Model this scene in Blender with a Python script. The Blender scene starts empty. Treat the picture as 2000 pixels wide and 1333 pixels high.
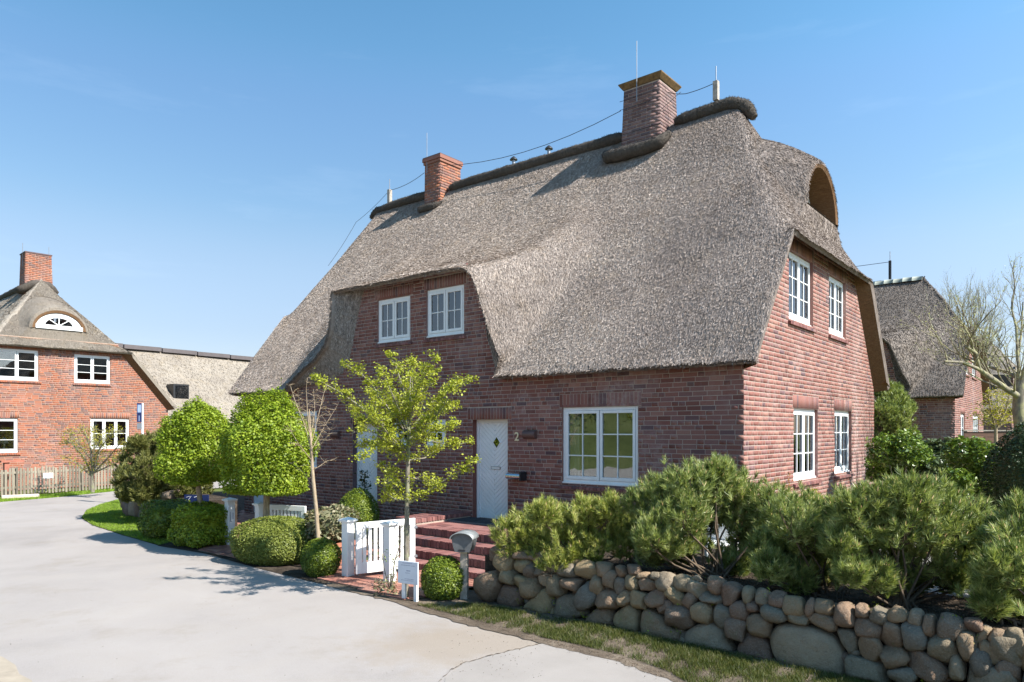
import bpy, bmesh, math, random
import numpy as np
from mathutils import Vector, Matrix
R = math.radians
random.seed(7); RNG = np.random.default_rng(7)
S = bpy.context.scene
COL = S.collection

# ---------------------------------------------------------------- camera, sky, sun, exposure
F, CX, HY, EYE = 1400.0, 1000.0, 842.0, 2.35          # focal (px of 2000), principal x, horizon y, eye height
cam = bpy.data.cameras.new('camera'); cam.sensor_width = 36; cam.lens = 36 * F / 2000
cam.shift_y = (HY - 666.5) / 2000; cam.clip_start = 0.05; cam.clip_end = 4000
co = bpy.data.objects.new('camera', cam); COL.objects.link(co)
co.location = (0, 0, EYE); co.rotation_euler = (R(90), 0, 0)
S.camera = co
SUN_EL, SUN_AZ = 43.5, 120.0                             # degrees; azimuth from +Y towards +X
W = bpy.data.worlds.new('World'); S.world = W; W.use_nodes = True
wn = W.node_tree.nodes; wl = W.node_tree.links; wn.clear()
sky = wn.new('ShaderNodeTexSky'); sky.sky_type = 'NISHITA'; sky.sun_disc = False
sky.sun_elevation = R(SUN_EL); sky.sun_rotation = R(SUN_AZ)
sky.air_density = 1.0; sky.dust_density = 0.4; sky.ozone_density = 1.6; sky.altitude = 0
bg = wn.new('ShaderNodeBackground'); bg.inputs['Strength'].default_value = 0.116
out = wn.new('ShaderNodeOutputWorld')
tc = wn.new('ShaderNodeTexCoord'); mp = wn.new('ShaderNodeMapping'); mp.inputs['Scale'].default_value = (2.2, 2.2, 13)
mp.inputs['Rotation'].default_value = (0.10, 0.12, 0.3)
nz = wn.new('ShaderNodeTexNoise'); nz.inputs['Scale'].default_value = 1.6; nz.inputs['Detail'].default_value = 7; nz.inputs['Roughness'].default_value = 0.62
cr = wn.new('ShaderNodeMapRange'); cr.inputs[1].default_value = 0.57; cr.inputs[2].default_value = 0.80; cr.inputs[3].default_value = 0.0; cr.inputs[4].default_value = 0.02
mx = wn.new('ShaderNodeMix'); mx.data_type = 'RGBA'; mx.inputs[7].default_value = (13, 13.5, 14, 1)
wl.new(tc.outputs['Generated'], mp.inputs['Vector']); wl.new(mp.outputs[0], nz.inputs['Vector']); wl.new(nz.outputs[0], cr.inputs[0])
wl.new(cr.outputs[0], mx.inputs[0]); sx = wn.new('ShaderNodeSeparateXYZ'); wl.new(tc.outputs['Generated'], sx.inputs[0]); tr_ = wn.new('ShaderNodeValToRGB'); wl.new(sx.outputs[2], tr_.inputs[0])
while len(tr_.color_ramp.elements) < 7: tr_.color_ramp.elements.new(.5)
for el_, (p_, c_) in zip(tr_.color_ramp.elements, ((0.0, (.58, .53, .58)), (.13, (.67, .63, .66)), (.22, (.92, .85, .79)), (.29, (.76, .86, .83)), (.407, (.77, .95, 1.0)), (.468, (.68, .99, 1.0)), (.62, (.50, .93, 1.0)))): el_.position = p_; el_.color = c_ + (1,)
tr_.color_ramp.interpolation = 'B_SPLINE'
tm = wn.new('ShaderNodeMix'); tm.data_type = 'RGBA'; tm.blend_type = 'MULTIPLY'; tm.inputs[0].default_value = 1; wl.new(sky.outputs[0], tm.inputs[6]); wl.new(tr_.outputs[0], tm.inputs[7])
dt = wn.new('ShaderNodeVectorMath'); dt.operation = 'DOT_PRODUCT'; wl.new(tc.outputs['Generated'], dt.inputs[0]); dt.inputs[1].default_value = (.866, -.5, 0)
dr_ = wn.new('ShaderNodeMapRange'); wl.new(dt.outputs['Value'], dr_.inputs[0]); dr_.inputs[1].default_value = -1; dr_.inputs[2].default_value = .6; dr_.inputs[3].default_value = .83; dr_.inputs[4].default_value = 1.16; dr_.interpolation_type = 'SMOOTHSTEP'
tv = wn.new('ShaderNodeVectorMath'); tv.operation = 'SCALE'; wl.new(tm.outputs[2], tv.inputs[0]); wl.new(dr_.outputs[0], tv.inputs['Scale']); wl.new(tv.outputs[0], mx.inputs[6]); wl.new(mx.outputs[2], bg.inputs['Color']); wl.new(bg.outputs[0], out.inputs[0])
sl = bpy.data.lights.new('sun', 'SUN'); sl.energy = 5.0; sl.angle = R(0.53); sl.color = (1.0, 0.955, 0.885)
so = bpy.data.objects.new('sun', sl); COL.objects.link(so)
sd = Vector((math.sin(R(SUN_AZ)) * math.cos(R(SUN_EL)), math.cos(R(SUN_AZ)) * math.cos(R(SUN_EL)), math.sin(R(SUN_EL))))
so.rotation_euler = sd.to_track_quat('Z', 'Y').to_euler(); so.location = (20, -5, 30)
S.view_settings.view_transform = 'Standard'; S.view_settings.look = 'None'; S.view_settings.gamma = 1
S.view_settings.use_curve_mapping = False; S.view_settings.exposure = 1.13
S.cycles.max_bounces = 6; S.cycles.transparent_max_bounces = 12; S.cycles.caustics_reflective = False; S.cycles.caustics_refractive = False
try: S.cycles.use_denoising = True
except Exception: pass

# ---------------------------------------------------------------- helpers
def g(px, py, z=0.0):
    """ground point seen at a pixel of the 2000 px photograph"""
    Y = F * (EYE - z) / (py - HY)
    return ((px - CX) / F * Y, Y, z)
def at(px, py, Y): return np.array(((px - CX) / F * Y, Y, EYE - (py - HY) / F * Y))
def tag(o, label=None, cat=None, group=None, kind=None):
    if label: o['label'] = label
    if cat: o['category'] = cat
    if group: o['group'] = group
    if kind: o['kind'] = kind
    return o
def empty(name, loc=(0, 0, 0), rz=0.0):
    o = bpy.data.objects.new(name, None); COL.objects.link(o); o.location = loc; o.rotation_euler = (0, 0, rz)
    o.empty_display_size = 0.2
    return o
def link(name, me, parent=None, loc=(0, 0, 0), rot=(0, 0, 0), scale=(1, 1, 1)):
    o = bpy.data.objects.new(name, me); COL.objects.link(o)
    if parent: o.parent = parent
    o.location = loc; o.rotation_euler = rot; o.scale = scale
    return o
def npmesh(name, V, Fc, mats, smooth=False, midx=None):
    """fast mesh from numpy arrays; Fc (n,k) all faces alike"""
    V = np.asarray(V, dtype=np.float32); Fc = np.asarray(Fc, dtype=np.int32)
    me = bpy.data.meshes.new(name)
    n, k = Fc.shape
    me.vertices.add(len(V)); me.vertices.foreach_set('co', V.ravel())
    me.loops.add(n * k); me.loops.foreach_set('vertex_index', Fc.ravel())
    me.polygons.add(n); me.polygons.foreach_set('loop_start', np.arange(0, n * k, k, dtype=np.int32))
    try: me.polygons.foreach_set('loop_total', np.full(n, k, dtype=np.int32))
    except Exception: pass
    if not isinstance(mats, (list, tuple)): mats = [mats]
    for m in mats: me.materials.append(m)
    if midx is not None: me.polygons.foreach_set('material_index', np.asarray(midx, dtype=np.int32))
    me.update(calc_edges=True); me.validate()
    if smooth: me.polygons.foreach_set('use_smooth', np.ones(len(me.polygons), dtype=bool))
    return me
class MB:
    def __init__(s): s.v = []; s.f = []; s.m = []; s.sm = []
    def add(s, vs, fs, m=0, smooth=False):
        b = len(s.v); s.v += [tuple(map(float, p)) for p in vs]
        for f in fs: s.f.append(tuple(b + i for i in f)); s.m.append(m); s.sm.append(smooth)
        return s
    def box(s, x0, x1, y0, y1, z0, z1, m=0, skip=''):
        vs = [(x0, y0, z0), (x1, y0, z0), (x1, y1, z0), (x0, y1, z0), (x0, y0, z1), (x1, y0, z1), (x1, y1, z1), (x0, y1, z1)]
        fs = {'b': (0, 3, 2, 1), 't': (4, 5, 6, 7), 'f': (0, 1, 5, 4), 'r': (1, 2, 6, 5), 'k': (2, 3, 7, 6), 'l': (3, 0, 4, 7)}
        return s.add(vs, [f for k, f in fs.items() if k not in skip], m)
    def obox(s, c, size, M, m=0):
        """oriented box: centre c, size, 3x3 matrix M"""
        M = np.array(M); vs = []
        for dz in (-.5, .5):
            for dx, dy in ((-.5, -.5), (.5, -.5), (.5, .5), (-.5, .5)):
                vs.append(np.array(c) + M @ np.array((dx * size[0], dy * size[1], dz * size[2])))
        return s.add(vs, [(0, 3, 2, 1), (4, 5, 6, 7), (0, 1, 5, 4), (1, 2, 6, 5), (2, 3, 7, 6), (3, 0, 4, 7)], m)
    def beam(s, p0, p1, w, t, m=0):
        p0 = Vector(p0); p1 = Vector(p1); d = (p1 - p0); L = d.length; d.normalize()
        up = Vector((0, 0, 1)) if abs(d.z) < .9 else Vector((1, 0, 0))
        y = up.cross(d).normalized(); z = d.cross(y)
        M = np.array([[d[i], y[i], z[i]] for i in range(3)])
        return s.obox((p0 + p1) / 2, (L, w, t), M, m)
    def tube(s, pts, rad, n=8, m=0, cap=True, smooth=True):
        P = [np.array(p, float) for p in pts]
        if np.isscalar(rad): rad = [rad] * len(P)
        rings = []; prev = None
        for i, p in enumerate(P):
            d = (P[min(i + 1, len(P) - 1)] - P[max(i - 1, 0)]); d = d / (np.linalg.norm(d) + 1e-9)
            if prev is None:
                a = np.array((0, 0, 1.)) if abs(d[2]) < .9 else np.array((1., 0, 0))
            else: a = prev
            u = a - d * a.dot(d); u /= (np.linalg.norm(u) + 1e-9); prev = u; w = np.cross(d, u)
            rings.append([p + rad[i] * (u * math.cos(2 * math.pi * k / n) + w * math.sin(2 * math.pi * k / n)) for k in range(n)])
        vs = [q for r in rings for q in r]; fs = []
        for i in range(len(P) - 1):
            for k in range(n):
                fs.append((i * n + k, i * n + (k + 1) % n, (i + 1) * n + (k + 1) % n, (i + 1) * n + k))
        s.add(vs, fs, m, smooth)
        if cap: s.add(rings[0], [tuple(range(n))[::-1]], m); s.add(rings[-1], [tuple(range(n))], m)
        return s
    def prism(s, poly, z0, z1, m=0):
        n = len(poly); vs = [(x, y, z0) for x, y in poly] + [(x, y, z1) for x, y in poly]
        fs = [tuple(range(n))[::-1], tuple(range(n, 2 * n))] + [(i, (i + 1) % n, n + (i + 1) % n, n + i) for i in range(n)]
        return s.add(vs, fs, m)
    def xzprism(s, poly, y0, y1, m=0):
        n = len(poly); vs = [(x, y0, z) for x, z in poly] + [(x, y1, z) for x, z in poly]
        fs = [tuple(range(n)), tuple(range(n, 2 * n))[::-1]] + [(i, n + i, n + (i + 1) % n, (i + 1) % n) for i in range(n)]
        return s.add(vs, fs, m)
    def mesh(s, name, mats):
        me = bpy.data.meshes.new(name); me.from_pydata(s.v, [], s.f)
        if not isinstance(mats, (list, tuple)): mats = [mats]
        for m in mats: me.materials.append(m)
        me.polygons.foreach_set('material_index', s.m); me.polygons.foreach_set('use_smooth', s.sm)
        me.update()
        return me
    def build(s, name, mats, parent=None, loc=(0, 0, 0), rot=(0, 0, 0)):
        return link(name, s.mesh(name, mats), parent, loc, rot)
def sheet(name, poly, z, mat, kind='structure', label=None, cat=None):
    """flat polygon, triangulated"""
    bm = bmesh.new(); vs = [bm.verts.new((p[0], p[1], z)) for p in poly]; f = bm.faces.new(vs)
    bmesh.ops.recalc_face_normals(bm, faces=[f])
    if f.normal.z < 0: f.normal_flip()
    bmesh.ops.triangulate(bm, faces=[f]); me = bpy.data.meshes.new(name); bm.to_mesh(me); bm.free(); me.materials.append(mat)
    o = link(name, me); tag(o, label, cat, None, kind); return o
def bevel(o, w, seg=2):
    m = o.modifiers.new('bevel', 'BEVEL'); m.width = w; m.segments = seg; m.limit_method = 'ANGLE'; m.angle_limit = R(40); return o

# ---------------------------------------------------------------- materials
class NT:
    def __init__(s, name):
        s.m = bpy.data.materials.new(name); s.m.use_nodes = True; s.n = s.m.node_tree.nodes; s.l = s.m.node_tree.links; s.n.clear()
        s.out = s.n.new('ShaderNodeOutputMaterial')
    def node(s, t, **k):
        n = s.n.new(t)
        for a, b in k.items(): setattr(n, a, b)
        return n
    def set(s, sock, v):
        if hasattr(v, 'is_output') or hasattr(v, 'links'): s.l.new(v, sock)
        else: sock.default_value = v
    def pos(s): return s.node('ShaderNodeNewGeometry').outputs['Position']
    def obj(s): return s.node('ShaderNodeTexCoord').outputs['Object']
    def isl(s): return s.node('ShaderNodeNewGeometry').outputs['Random Per Island']
    def orand(s): return s.node('ShaderNodeObjectInfo').outputs['Random']
    def mapping(s, v, scale=(1, 1, 1), rot=(0, 0, 0), loc=(0, 0, 0)):
        n = s.node('ShaderNodeMapping'); s.set(n.inputs[0], v); n.inputs['Scale'].default_value = scale; n.inputs['Rotation'].default_value = rot; n.inputs['Location'].default_value = loc
        return n.outputs[0]
    def noise(s, v, scale, detail=4, rough=.5, dist=0):
        n = s.node('ShaderNodeTexNoise'); s.set(n.inputs['Vector'], v); n.inputs['Scale'].default_value = scale; n.inputs['Detail'].default_value = detail
        n.inputs['Roughness'].default_value = rough; n.inputs['Distortion'].default_value = dist; return n.outputs[0]
    def voro(s, v, scale, feature='F1'):
        n = s.node('ShaderNodeTexVoronoi'); n.feature = feature; s.set(n.inputs['Vector'], v); n.inputs['Scale'].default_value = scale; return n
    def ramp(s, f, stops, interp='LINEAR'):
        n = s.node('ShaderNodeValToRGB'); s.set(n.inputs[0], f); e = n.color_ramp; e.interpolation = interp
        while len(e.elements) < len(stops): e.elements.new(0.5)
        for el, (p, c) in zip(e.elements, stops):
            el.position = p; el.color = tuple(c) + (1,) if len(c) == 3 else c
        return n.outputs[0]
    def rng(s, f, a, b, c, d):
        n = s.node('ShaderNodeMapRange'); s.set(n.inputs[0], f)
        for i, x in enumerate((a, b, c, d)): n.inputs[i + 1].default_value = x
        return n.outputs[0]
    def math(s, op, a, b=0.0):
        n = s.node('ShaderNodeMath', operation=op); s.set(n.inputs[0], a); s.set(n.inputs[1], b); return n.outputs[0]
    def mix(s, f, a, b, mode='MIX'):
        n = s.node('ShaderNodeMix'); n.data_type = 'RGBA'; n.blend_type = mode
        s.set(n.inputs[0], f); s.set(n.inputs[6], a if not isinstance(a, tuple) or len(a) == 4 else a + (1,)); s.set(n.inputs[7], b if not isinstance(b, tuple) or len(b) == 4 else b + (1,))
        return n.outputs[2]
    def bump(s, h, strength=.5, dist=.01):
        n = s.node('ShaderNodeBump'); s.set(n.inputs['Height'], h); n.inputs['Strength'].default_value = strength; n.inputs['Distance'].default_value = dist; return n.outputs[0]
    def bsdf(s, col, rough=.8, bump=None, metal=0, spec=.3, **k):
        n = s.node('ShaderNodeBsdfPrincipled'); s.set(n.inputs['Base Color'], col if not isinstance(col, tuple) or len(col) == 4 else col + (1,))
        s.set(n.inputs['Roughness'], rough); s.set(n.inputs['Metallic'], metal); s.set(n.inputs['Specular IOR Level'], spec)
        if bump is not None: s.l.new(bump, n.inputs['Normal'])
        return n.outputs[0]
    def done(s, sh): s.l.new(sh, s.out.inputs[0]); return s.m
def rand01(t):
    return t.math('FRACT', t.math('ADD', t.math('MULTIPLY', t.isl(), 7.31), t.orand()))
def simple(name, col, rough=.6, metal=0, spec=.4, vary=.12, scale=6, bumps=0.0):
    t = NT(name); p = t.obj(); n = t.noise(p, scale, 5, .6)
    c2 = tuple(c * (1 - vary) for c in col); c1 = tuple(min(1, c * (1 + vary)) for c in col)
    c = t.ramp(n, [(.3, c2), (.7, c1)])
    b = t.bump(t.noise(p, scale * 12, 3), bumps, .004) if bumps else None
    return t.done(t.bsdf(c, rough, b, metal, spec))
def brick_mat(name, stops, pale=(.44, .37, .35), pale_amt=.75, seed=0):
    t = NT(name); r = rand01(t); c = t.ramp(r, stops)
    p = t.pos(); n1 = t.noise(t.mapping(p, loc=(seed, 0, 0)), 55, 3, .6)
    c = t.mix(t.rng(n1, .35, .7, 0, .45), c, t.mix(.5, c, (.05, .03, .03)))
    big = t.noise(t.mapping(p, scale=(1, 1, .55), loc=(seed, 3, 0)), .8, 5, .62)
    fine = t.noise(p, 9, 4, .7)
    e = t.math('MULTIPLY', t.rng(big, .5, .72, 0, 1), t.rng(fine, .42, .62, .15, 1))
    c = t.mix(t.math('MULTIPLY', e, pale_amt), c, pale)
    wn_ = t.node('ShaderNodeTexWhiteNoise'); wn_.noise_dimensions = '1D'; t.set(wn_.inputs['W'], t.math('MULTIPLY', r, 91.7))
    c = t.mix(t.rng(wn_.outputs[0], .9, .93, 0, .55), c, (.055, .045, .06))
    return t.done(t.bsdf(c, .75, t.bump(t.noise(p, 160, 3), .2, .003), 0, .35))
def mortar_mat(name, col):
    t = NT(name); p = t.pos(); n = t.noise(p, 3, 5, .7)
    c = t.ramp(n, [(.3, tuple(x * .7 for x in col)), (.7, col)])
    return t.done(t.bsdf(c, .95, t.bump(t.noise(p, 120, 3), .6, .004)))
M = {}
M['brick'] = brick_mat('brick_dark_red', [(0, (.155, .056, .042)), (.25, (.225, .085, .064)), (.5, (.265, .112, .086)), (.75, (.205, .095, .085)), (1, (.32, .155, .115))])
M['mortar'] = mortar_mat('mortar_grey', (.44, .345, .285))
M['brick_or'] = brick_mat('brick_orange', [(0, (.26, .085, .045)), (.3, (.34, .112, .055)), (.6, (.26, .108, .074)), (.85, (.16, .09, .078)), (1, (.37, .14, .068))], pale=(.36, .27, .26), pale_amt=.6, seed=5)
M['mortar_or'] = mortar_mat('mortar_beige', (.42, .31, .24))
M['paver'] = brick_mat('clinker_paver', [(0, (.22, .09, .065)), (.4, (.31, .13, .095)), (.7, (.37, .17, .12)), (1, (.42, .21, .15))], pale=(.5, .36, .28), pale_amt=.5, seed=9)
M['stepbrick'] = brick_mat('step_clinker', [(0, (.14, .058, .052)), (.4, (.20, .078, .068)), (.7, (.23, .10, .09)), (1, (.29, .13, .11))], pale=(.34, .27, .25), pale_amt=.4, seed=12)
M['chimbrick'] = brick_mat('chimney_brick', [(0, (.12, .065, .06)), (.5, (.17, .093, .085)), (1, (.22, .13, .11))], pale=(.34, .28, .28), pale_amt=.5, seed=15)
def paint_mat():
    t = NT('white_paint'); p = t.pos(); n = t.noise(p, 3, 6, .65)
    c = t.ramp(n, [(.25, (.72, .72, .70)), (.6, (.80, .80, .79))])
    return t.done(t.bsdf(c, .38, t.bump(t.noise(p, 60, 4), .12, .003), 0, .5))
M['white'] = paint_mat()
def thatch_mat(name, stops, moss=.35, seed=0):
    t = NT(name); p = t.pos(); r = t.isl()
    fine = t.noise(t.mapping(p, scale=(1, 1, .45)), 48, 4, .75)
    big = t.noise(t.mapping(p, loc=(seed, 0, 0)), .55, 5, .6); mid = t.noise(p, 2.6, 4, .6)
    streak = t.noise(t.mapping(p, scale=(1, 1, .10), loc=(seed, 0, 0)), 16, 4, .65)
    f = t.math('ADD', t.math('ADD', t.math('MULTIPLY', r, .40), t.math('MULTIPLY', fine, .24)), t.math('MULTIPLY', streak, .36))
    c = t.ramp(f, stops)
    c = t.mix(t.rng(big, .42, .66, 0, .5), c, t.mix(1.0, c, (.62, .60, .60), 'MULTIPLY'))
    if seed == 0:      # darker towards the right end and slightly towards the eave
        dp = t.node('ShaderNodeVectorMath', operation='DOT_PRODUCT'); t.l.new(p, dp.inputs[0]); dp.inputs[1].default_value = (.7755, -.6313, -.10)
        c = t.mix(t.rng(t.math('ADD', dp.outputs['Value'], t.math('MULTIPLY', big, 3.0)), -9.5, -3.5, 0, .58), c, t.mix(1.0, c, (.54, .54, .575), 'MULTIPLY'))
    c = t.mix(t.math('MULTIPLY', t.rng(mid, .5, .75, 0, 1), moss), c, t.mix(1.0, c, (.95, .86, .68), 'MULTIPLY'))
    return t.done(t.bsdf(c, .9, t.bump(t.noise(t.mapping(p, scale=(1, 1, .4)), 90, 3, .7), .9, .012), 0, .15))
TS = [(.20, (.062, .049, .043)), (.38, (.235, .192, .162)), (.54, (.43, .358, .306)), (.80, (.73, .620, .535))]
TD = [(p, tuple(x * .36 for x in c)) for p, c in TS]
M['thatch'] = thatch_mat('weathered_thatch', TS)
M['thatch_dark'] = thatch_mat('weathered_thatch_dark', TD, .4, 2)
M['thatch_far'] = thatch_mat('weathered_thatch_far', [(.2, (.12, .10, .085)), (.5, (.26, .225, .185)), (.8, (.40, .35, .29))], .5, 6)
M['ridge'] = thatch_mat('heather_ridge', [(.1, (.03, .026, .023)), (.5, (.08, .068, .058)), (.9, (.19, .165, .14))], .3, 3)
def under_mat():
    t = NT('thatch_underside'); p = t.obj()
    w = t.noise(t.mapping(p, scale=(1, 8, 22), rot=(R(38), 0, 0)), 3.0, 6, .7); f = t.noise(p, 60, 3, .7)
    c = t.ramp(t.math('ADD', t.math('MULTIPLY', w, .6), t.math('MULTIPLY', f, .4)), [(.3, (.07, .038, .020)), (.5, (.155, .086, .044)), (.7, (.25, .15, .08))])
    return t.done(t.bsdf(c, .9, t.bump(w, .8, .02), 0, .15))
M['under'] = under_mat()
def glass_mat(name, ior=1.75, tint=(.85, .9, .9), mixmin=.10):
    t = NT(name); fr = t.node('ShaderNodeFresnel'); fr.inputs[0].default_value = ior
    tr = t.node('ShaderNodeBsdfTransparent'); tr.inputs[0].default_value = tint + (1,)
    p = t.pos(); gl = t.node('ShaderNodeBsdfGlossy'); gl.inputs['Roughness'].default_value = .012
    t.l.new(t.bump(t.noise(p, 2.2, 2), .05, .02), gl.inputs['Normal'])
    m = t.node('ShaderNodeMixShader'); t.set(m.inputs[0], t.math('ADD', fr.outputs[0], mixmin)); t.l.new(tr.outputs[0], m.inputs[1]); t.l.new(gl.outputs[0], m.inputs[2])
    return t.done(m.outputs[0])
M['glass'] = glass_mat('window_glass')
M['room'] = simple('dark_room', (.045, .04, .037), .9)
M['curtain'] = simple('curtain_cloth', (.66, .66, .64), .9, vary=.08)
M['blind'] = simple('grey_blind', (.36, .40, .43), .8, vary=.05)
M['black'] = simple('black_metal', (.02, .02, .022), .45)
M['zinc'] = simple('zinc_metal', (.30, .31, .33), .45, .7)
M['steel'] = simple('brushed_steel', (.62, .63, .65), .22, 1.0, vary=.05)
M['bronze'] = simple('rusty_cap', (.15, .092, .038), .65, .2, vary=.5, scale=14)
M['brass'] = simple('brass', (.78, .66, .42), .55, .1)
M['lampm'] = simple('weathered_copper_lamp', (.13, .075, .065), .5, .2)
M['mat'] = simple('rubber_mat', (.025, .028, .033), .8, vary=.3, scale=60, bumps=.6)
M['matframe'] = simple('mat_frame', (.14, .16, .17), .5, .3)
M['blue'] = simple('navy_paint', (.012, .022, .085), .35)
M['ltblue'] = simple('pale_blue_print', (.25, .33, .5), .5)
M['print'] = simple('grey_print', (.22, .24, .32), .6)
M['post'] = simple('oak_post', (.36, .31, .26), .8, vary=.3, scale=18, bumps=.4)
M['redpost'] = simple('red_stained_post', (.33, .12, .08), .8, vary=.2, scale=10)
M['terra'] = simple('terracotta', (.38, .15, .09), .85, vary=.2, scale=12)
M['boxzinc'] = simple('letterbox_zinc', (.26, .27, .27), .5, .35, vary=.3, scale=9)
M['boxface'] = simple('letterbox_face', (.12, .125, .13), .5, .3, vary=.25, scale=12)
M['tile'] = simple('concrete_ridge_tile', (.27, .29, .245), .8, vary=.3, scale=3, bumps=.3)
M['soil'] = None
def wood_mat(name, c0, c1, axis=(14, 14, 1.2)):
    t = NT(name); p = t.obj(); r = t.orand()
    w = t.noise(t.mapping(p, scale=axis), 5, 6, .7); c = t.ramp(t.math('ADD', t.math('MULTIPLY', w, .7), t.math('MULTIPLY', r, .3)), [(.3, c0), (.7, c1)])
    return t.done(t.bsdf(c, .85, t.bump(w, .6, .004), 0, .2))
M['picket'] = wood_mat('weathered_picket', (.10, .085, .065), (.33, .29, .225))
M['board'] = wood_mat('brown_board', (.10, .055, .04), (.19, .11, .08), (1.2, 14, 14))
def bark_mat(name, c0, c1, lich=None):
    t = NT(name); p = t.pos(); n = t.noise(t.mapping(p, scale=(1, 1, .35)), 26, 5, .7)
    c = t.ramp(n, [(.3, c0), (.7, c1)])
    if lich: c = t.mix(t.rng(t.noise(p, 6, 4), .45, .6, 0, .7), c, lich)
    return t.done(t.bsdf(c, .9, t.bump(n, .8, .01), 0, .15))
M['bark'] = bark_mat('bark_grey', (.10, .085, .065), (.27, .24, .19), (.22, .24, .12))
M['barklich'] = bark_mat('bark_lichen', (.12, .10, .08), (.30, .27, .20), (.36, .34, .17))
M['barktan'] = bark_mat('bark_tan', (.22, .16, .10), (.42, .34, .24))
M['barkpine'] = bark_mat('bark_pine', (.06, .045, .035), (.17, .125, .085))
def leaf_mat(name, cols, trans=.35, rough=.5, spec=.35, clump=5.5, cw=.3):
    """cols: ramp over a per-leaf random number"""
    t = NT(name); r = t.isl(); p = t.pos(); cl = t.noise(p, clump, 3, .6)
    f = t.math('ADD', t.math('MULTIPLY', r, 1 - cw), t.math('MULTIPLY', t.rng(cl, .32, .68, 0, 1), cw))
    n = len(cols); c = t.ramp(f, [(i / (n - 1), q) for i, q in enumerate(cols)])
    a = t.bsdf(c, rough, None, 0, spec); b = t.node('ShaderNodeBsdfTranslucent'); t.l.new(t.mix(1.0, c, (1.0, 1.0, .55), 'MULTIPLY'), b.inputs[0])
    m = t.node('ShaderNodeMixShader'); m.inputs[0].default_value = trans; t.l.new(a, m.inputs[1]); t.l.new(b.outputs[0], m.inputs[2])
    return t.done(m.outputs[0])
M['l_ball'] = leaf_mat('hornbeam_leaf', [(.09, .15, .010), (.19, .27, .018), (.29, .37, .028), (.40, .46, .05)], .4)
M['l_acer'] = leaf_mat('maple_leaf', [(.22, .23, .025), (.30, .34, .03), (.40, .43, .045), (.46, .44, .07)], .42)
M['l_box'] = leaf_mat('boxwood_leaf', [(.035, .065, .008), (.085, .13, .014), (.17, .22, .022), (.30, .34, .04)], .25, .4)
M['l_hedge'] = leaf_mat('hedge_leaf', [(.05, .09, .01), (.16, .225, .016), (.31, .37, .025), (.46, .50, .05)], .3)
M['l_yew'] = leaf_mat('yew_leaf', [(.08, .10, .016), (.15, .18, .03), (.23, .26, .05), (.30, .32, .08)], .22)
M['l_dark'] = leaf_mat('dark_yew_leaf', [(.012, .026, .008), (.03, .055, .014), (.05, .085, .02)], .15)
M['l_pine'] = leaf_mat('pine_needle', [(.045, .072, .020), (.145, .192, .05), (.355, .405, .13), (.70, .71, .38)], .3, .4, .4, 8, .66)
M['l_pine2'] = leaf_mat('pine_needle_yellow', [(.08, .10, .022), (.21, .25, .045), (.43, .46, .12), (.68, .64, .28)], .3, .45, .4, 8, .64)
M['l_candle'] = leaf_mat('pine_candle', [(.30, .15, .07), (.42, .27, .13), (.45, .36, .2)], .2)
M['l_olive'] = leaf_mat('dark_pine_leaf', [(.05, .065, .015), (.12, .13, .03), (.20, .20, .055), (.28, .27, .10)], .2)
M['l_laurel'] = leaf_mat('laurel_leaf', [(.04, .085, .012), (.095, .165, .022), (.18, .26, .04), (.32, .40, .10)], .25, .28, .6)
M['l_variegated'] = leaf_mat('pieris_leaf', [(.05, .07, .03), (.12, .13, .06), (.24, .22, .13), (.33, .24, .14)], .25)
M['l_yellow'] = leaf_mat('spring_leaf', [(.18, .18, .02), (.30, .29, .03), (.42, .38, .04), (.34, .2, .05)], .4)
M['l_bud'] = leaf_mat('brown_bud', [(.22, .13, .06), (.34, .22, .09), (.30, .27, .09)], .3)
M['l_blossom'] = leaf_mat('pale_bud', [(.30, .34, .14), (.42, .45, .25), (.5, .5, .34)], .4)
M['grassb'] = leaf_mat('grass_blade', [(.025, .035, .008), (.055, .08, .014), (.11, .125, .025), (.24, .21, .09)], .35)  # verge blades coloured darker in place of the boulder wall's shadow
M['grassl'] = leaf_mat('lawn_blade', [(.10, .17, .012), (.16, .27, .02), (.24, .36, .03), (.32, .40, .06)], .35)
def ground_mat(name, stops, scale=3, fine=60, bump=.5, mixc=None, rough=.95):
    t = NT(name); p = t.pos(); a = t.noise(p, scale, 6, .65); b = t.noise(p, fine, 4, .7)
    c = t.ramp(t.math('ADD', t.math('MULTIPLY', a, .6), t.math('MULTIPLY', b, .4)), stops)
    return t.done(t.bsdf(c, rough, t.bump(b, bump, .02), 0, .15))
M['soil'] = ground_mat('dark_mulch', [(.35, (.018, .014, .011)), (.5, (.05, .038, .028)), (.68, (.13, .10, .075))], 5, 45, 1.0)
M['dirt'] = ground_mat('sandy_dirt', [(.32, (.06, .046, .034)), (.5, (.13, .10, .075)), (.68, (.26, .21, .16))], 2, 50, .8)
M['lawn'] = ground_mat('lawn_ground', [(.3, (.05, .06, .016)), (.5, (.09, .11, .025)), (.7, (.15, .16, .05))], .8, 40, .6)
M['dune'] = ground_mat('dune_grass', [(.3, (.03, .04, .014)), (.5, (.065, .08, .025)), (.7, (.13, .135, .06))], .25, 9, .8)
M['palepath'] = ground_mat('pale_paving', [(.3, (.26, .235, .21)), (.6, (.36, .325, .30))], 1.5, 60, .4)
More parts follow.
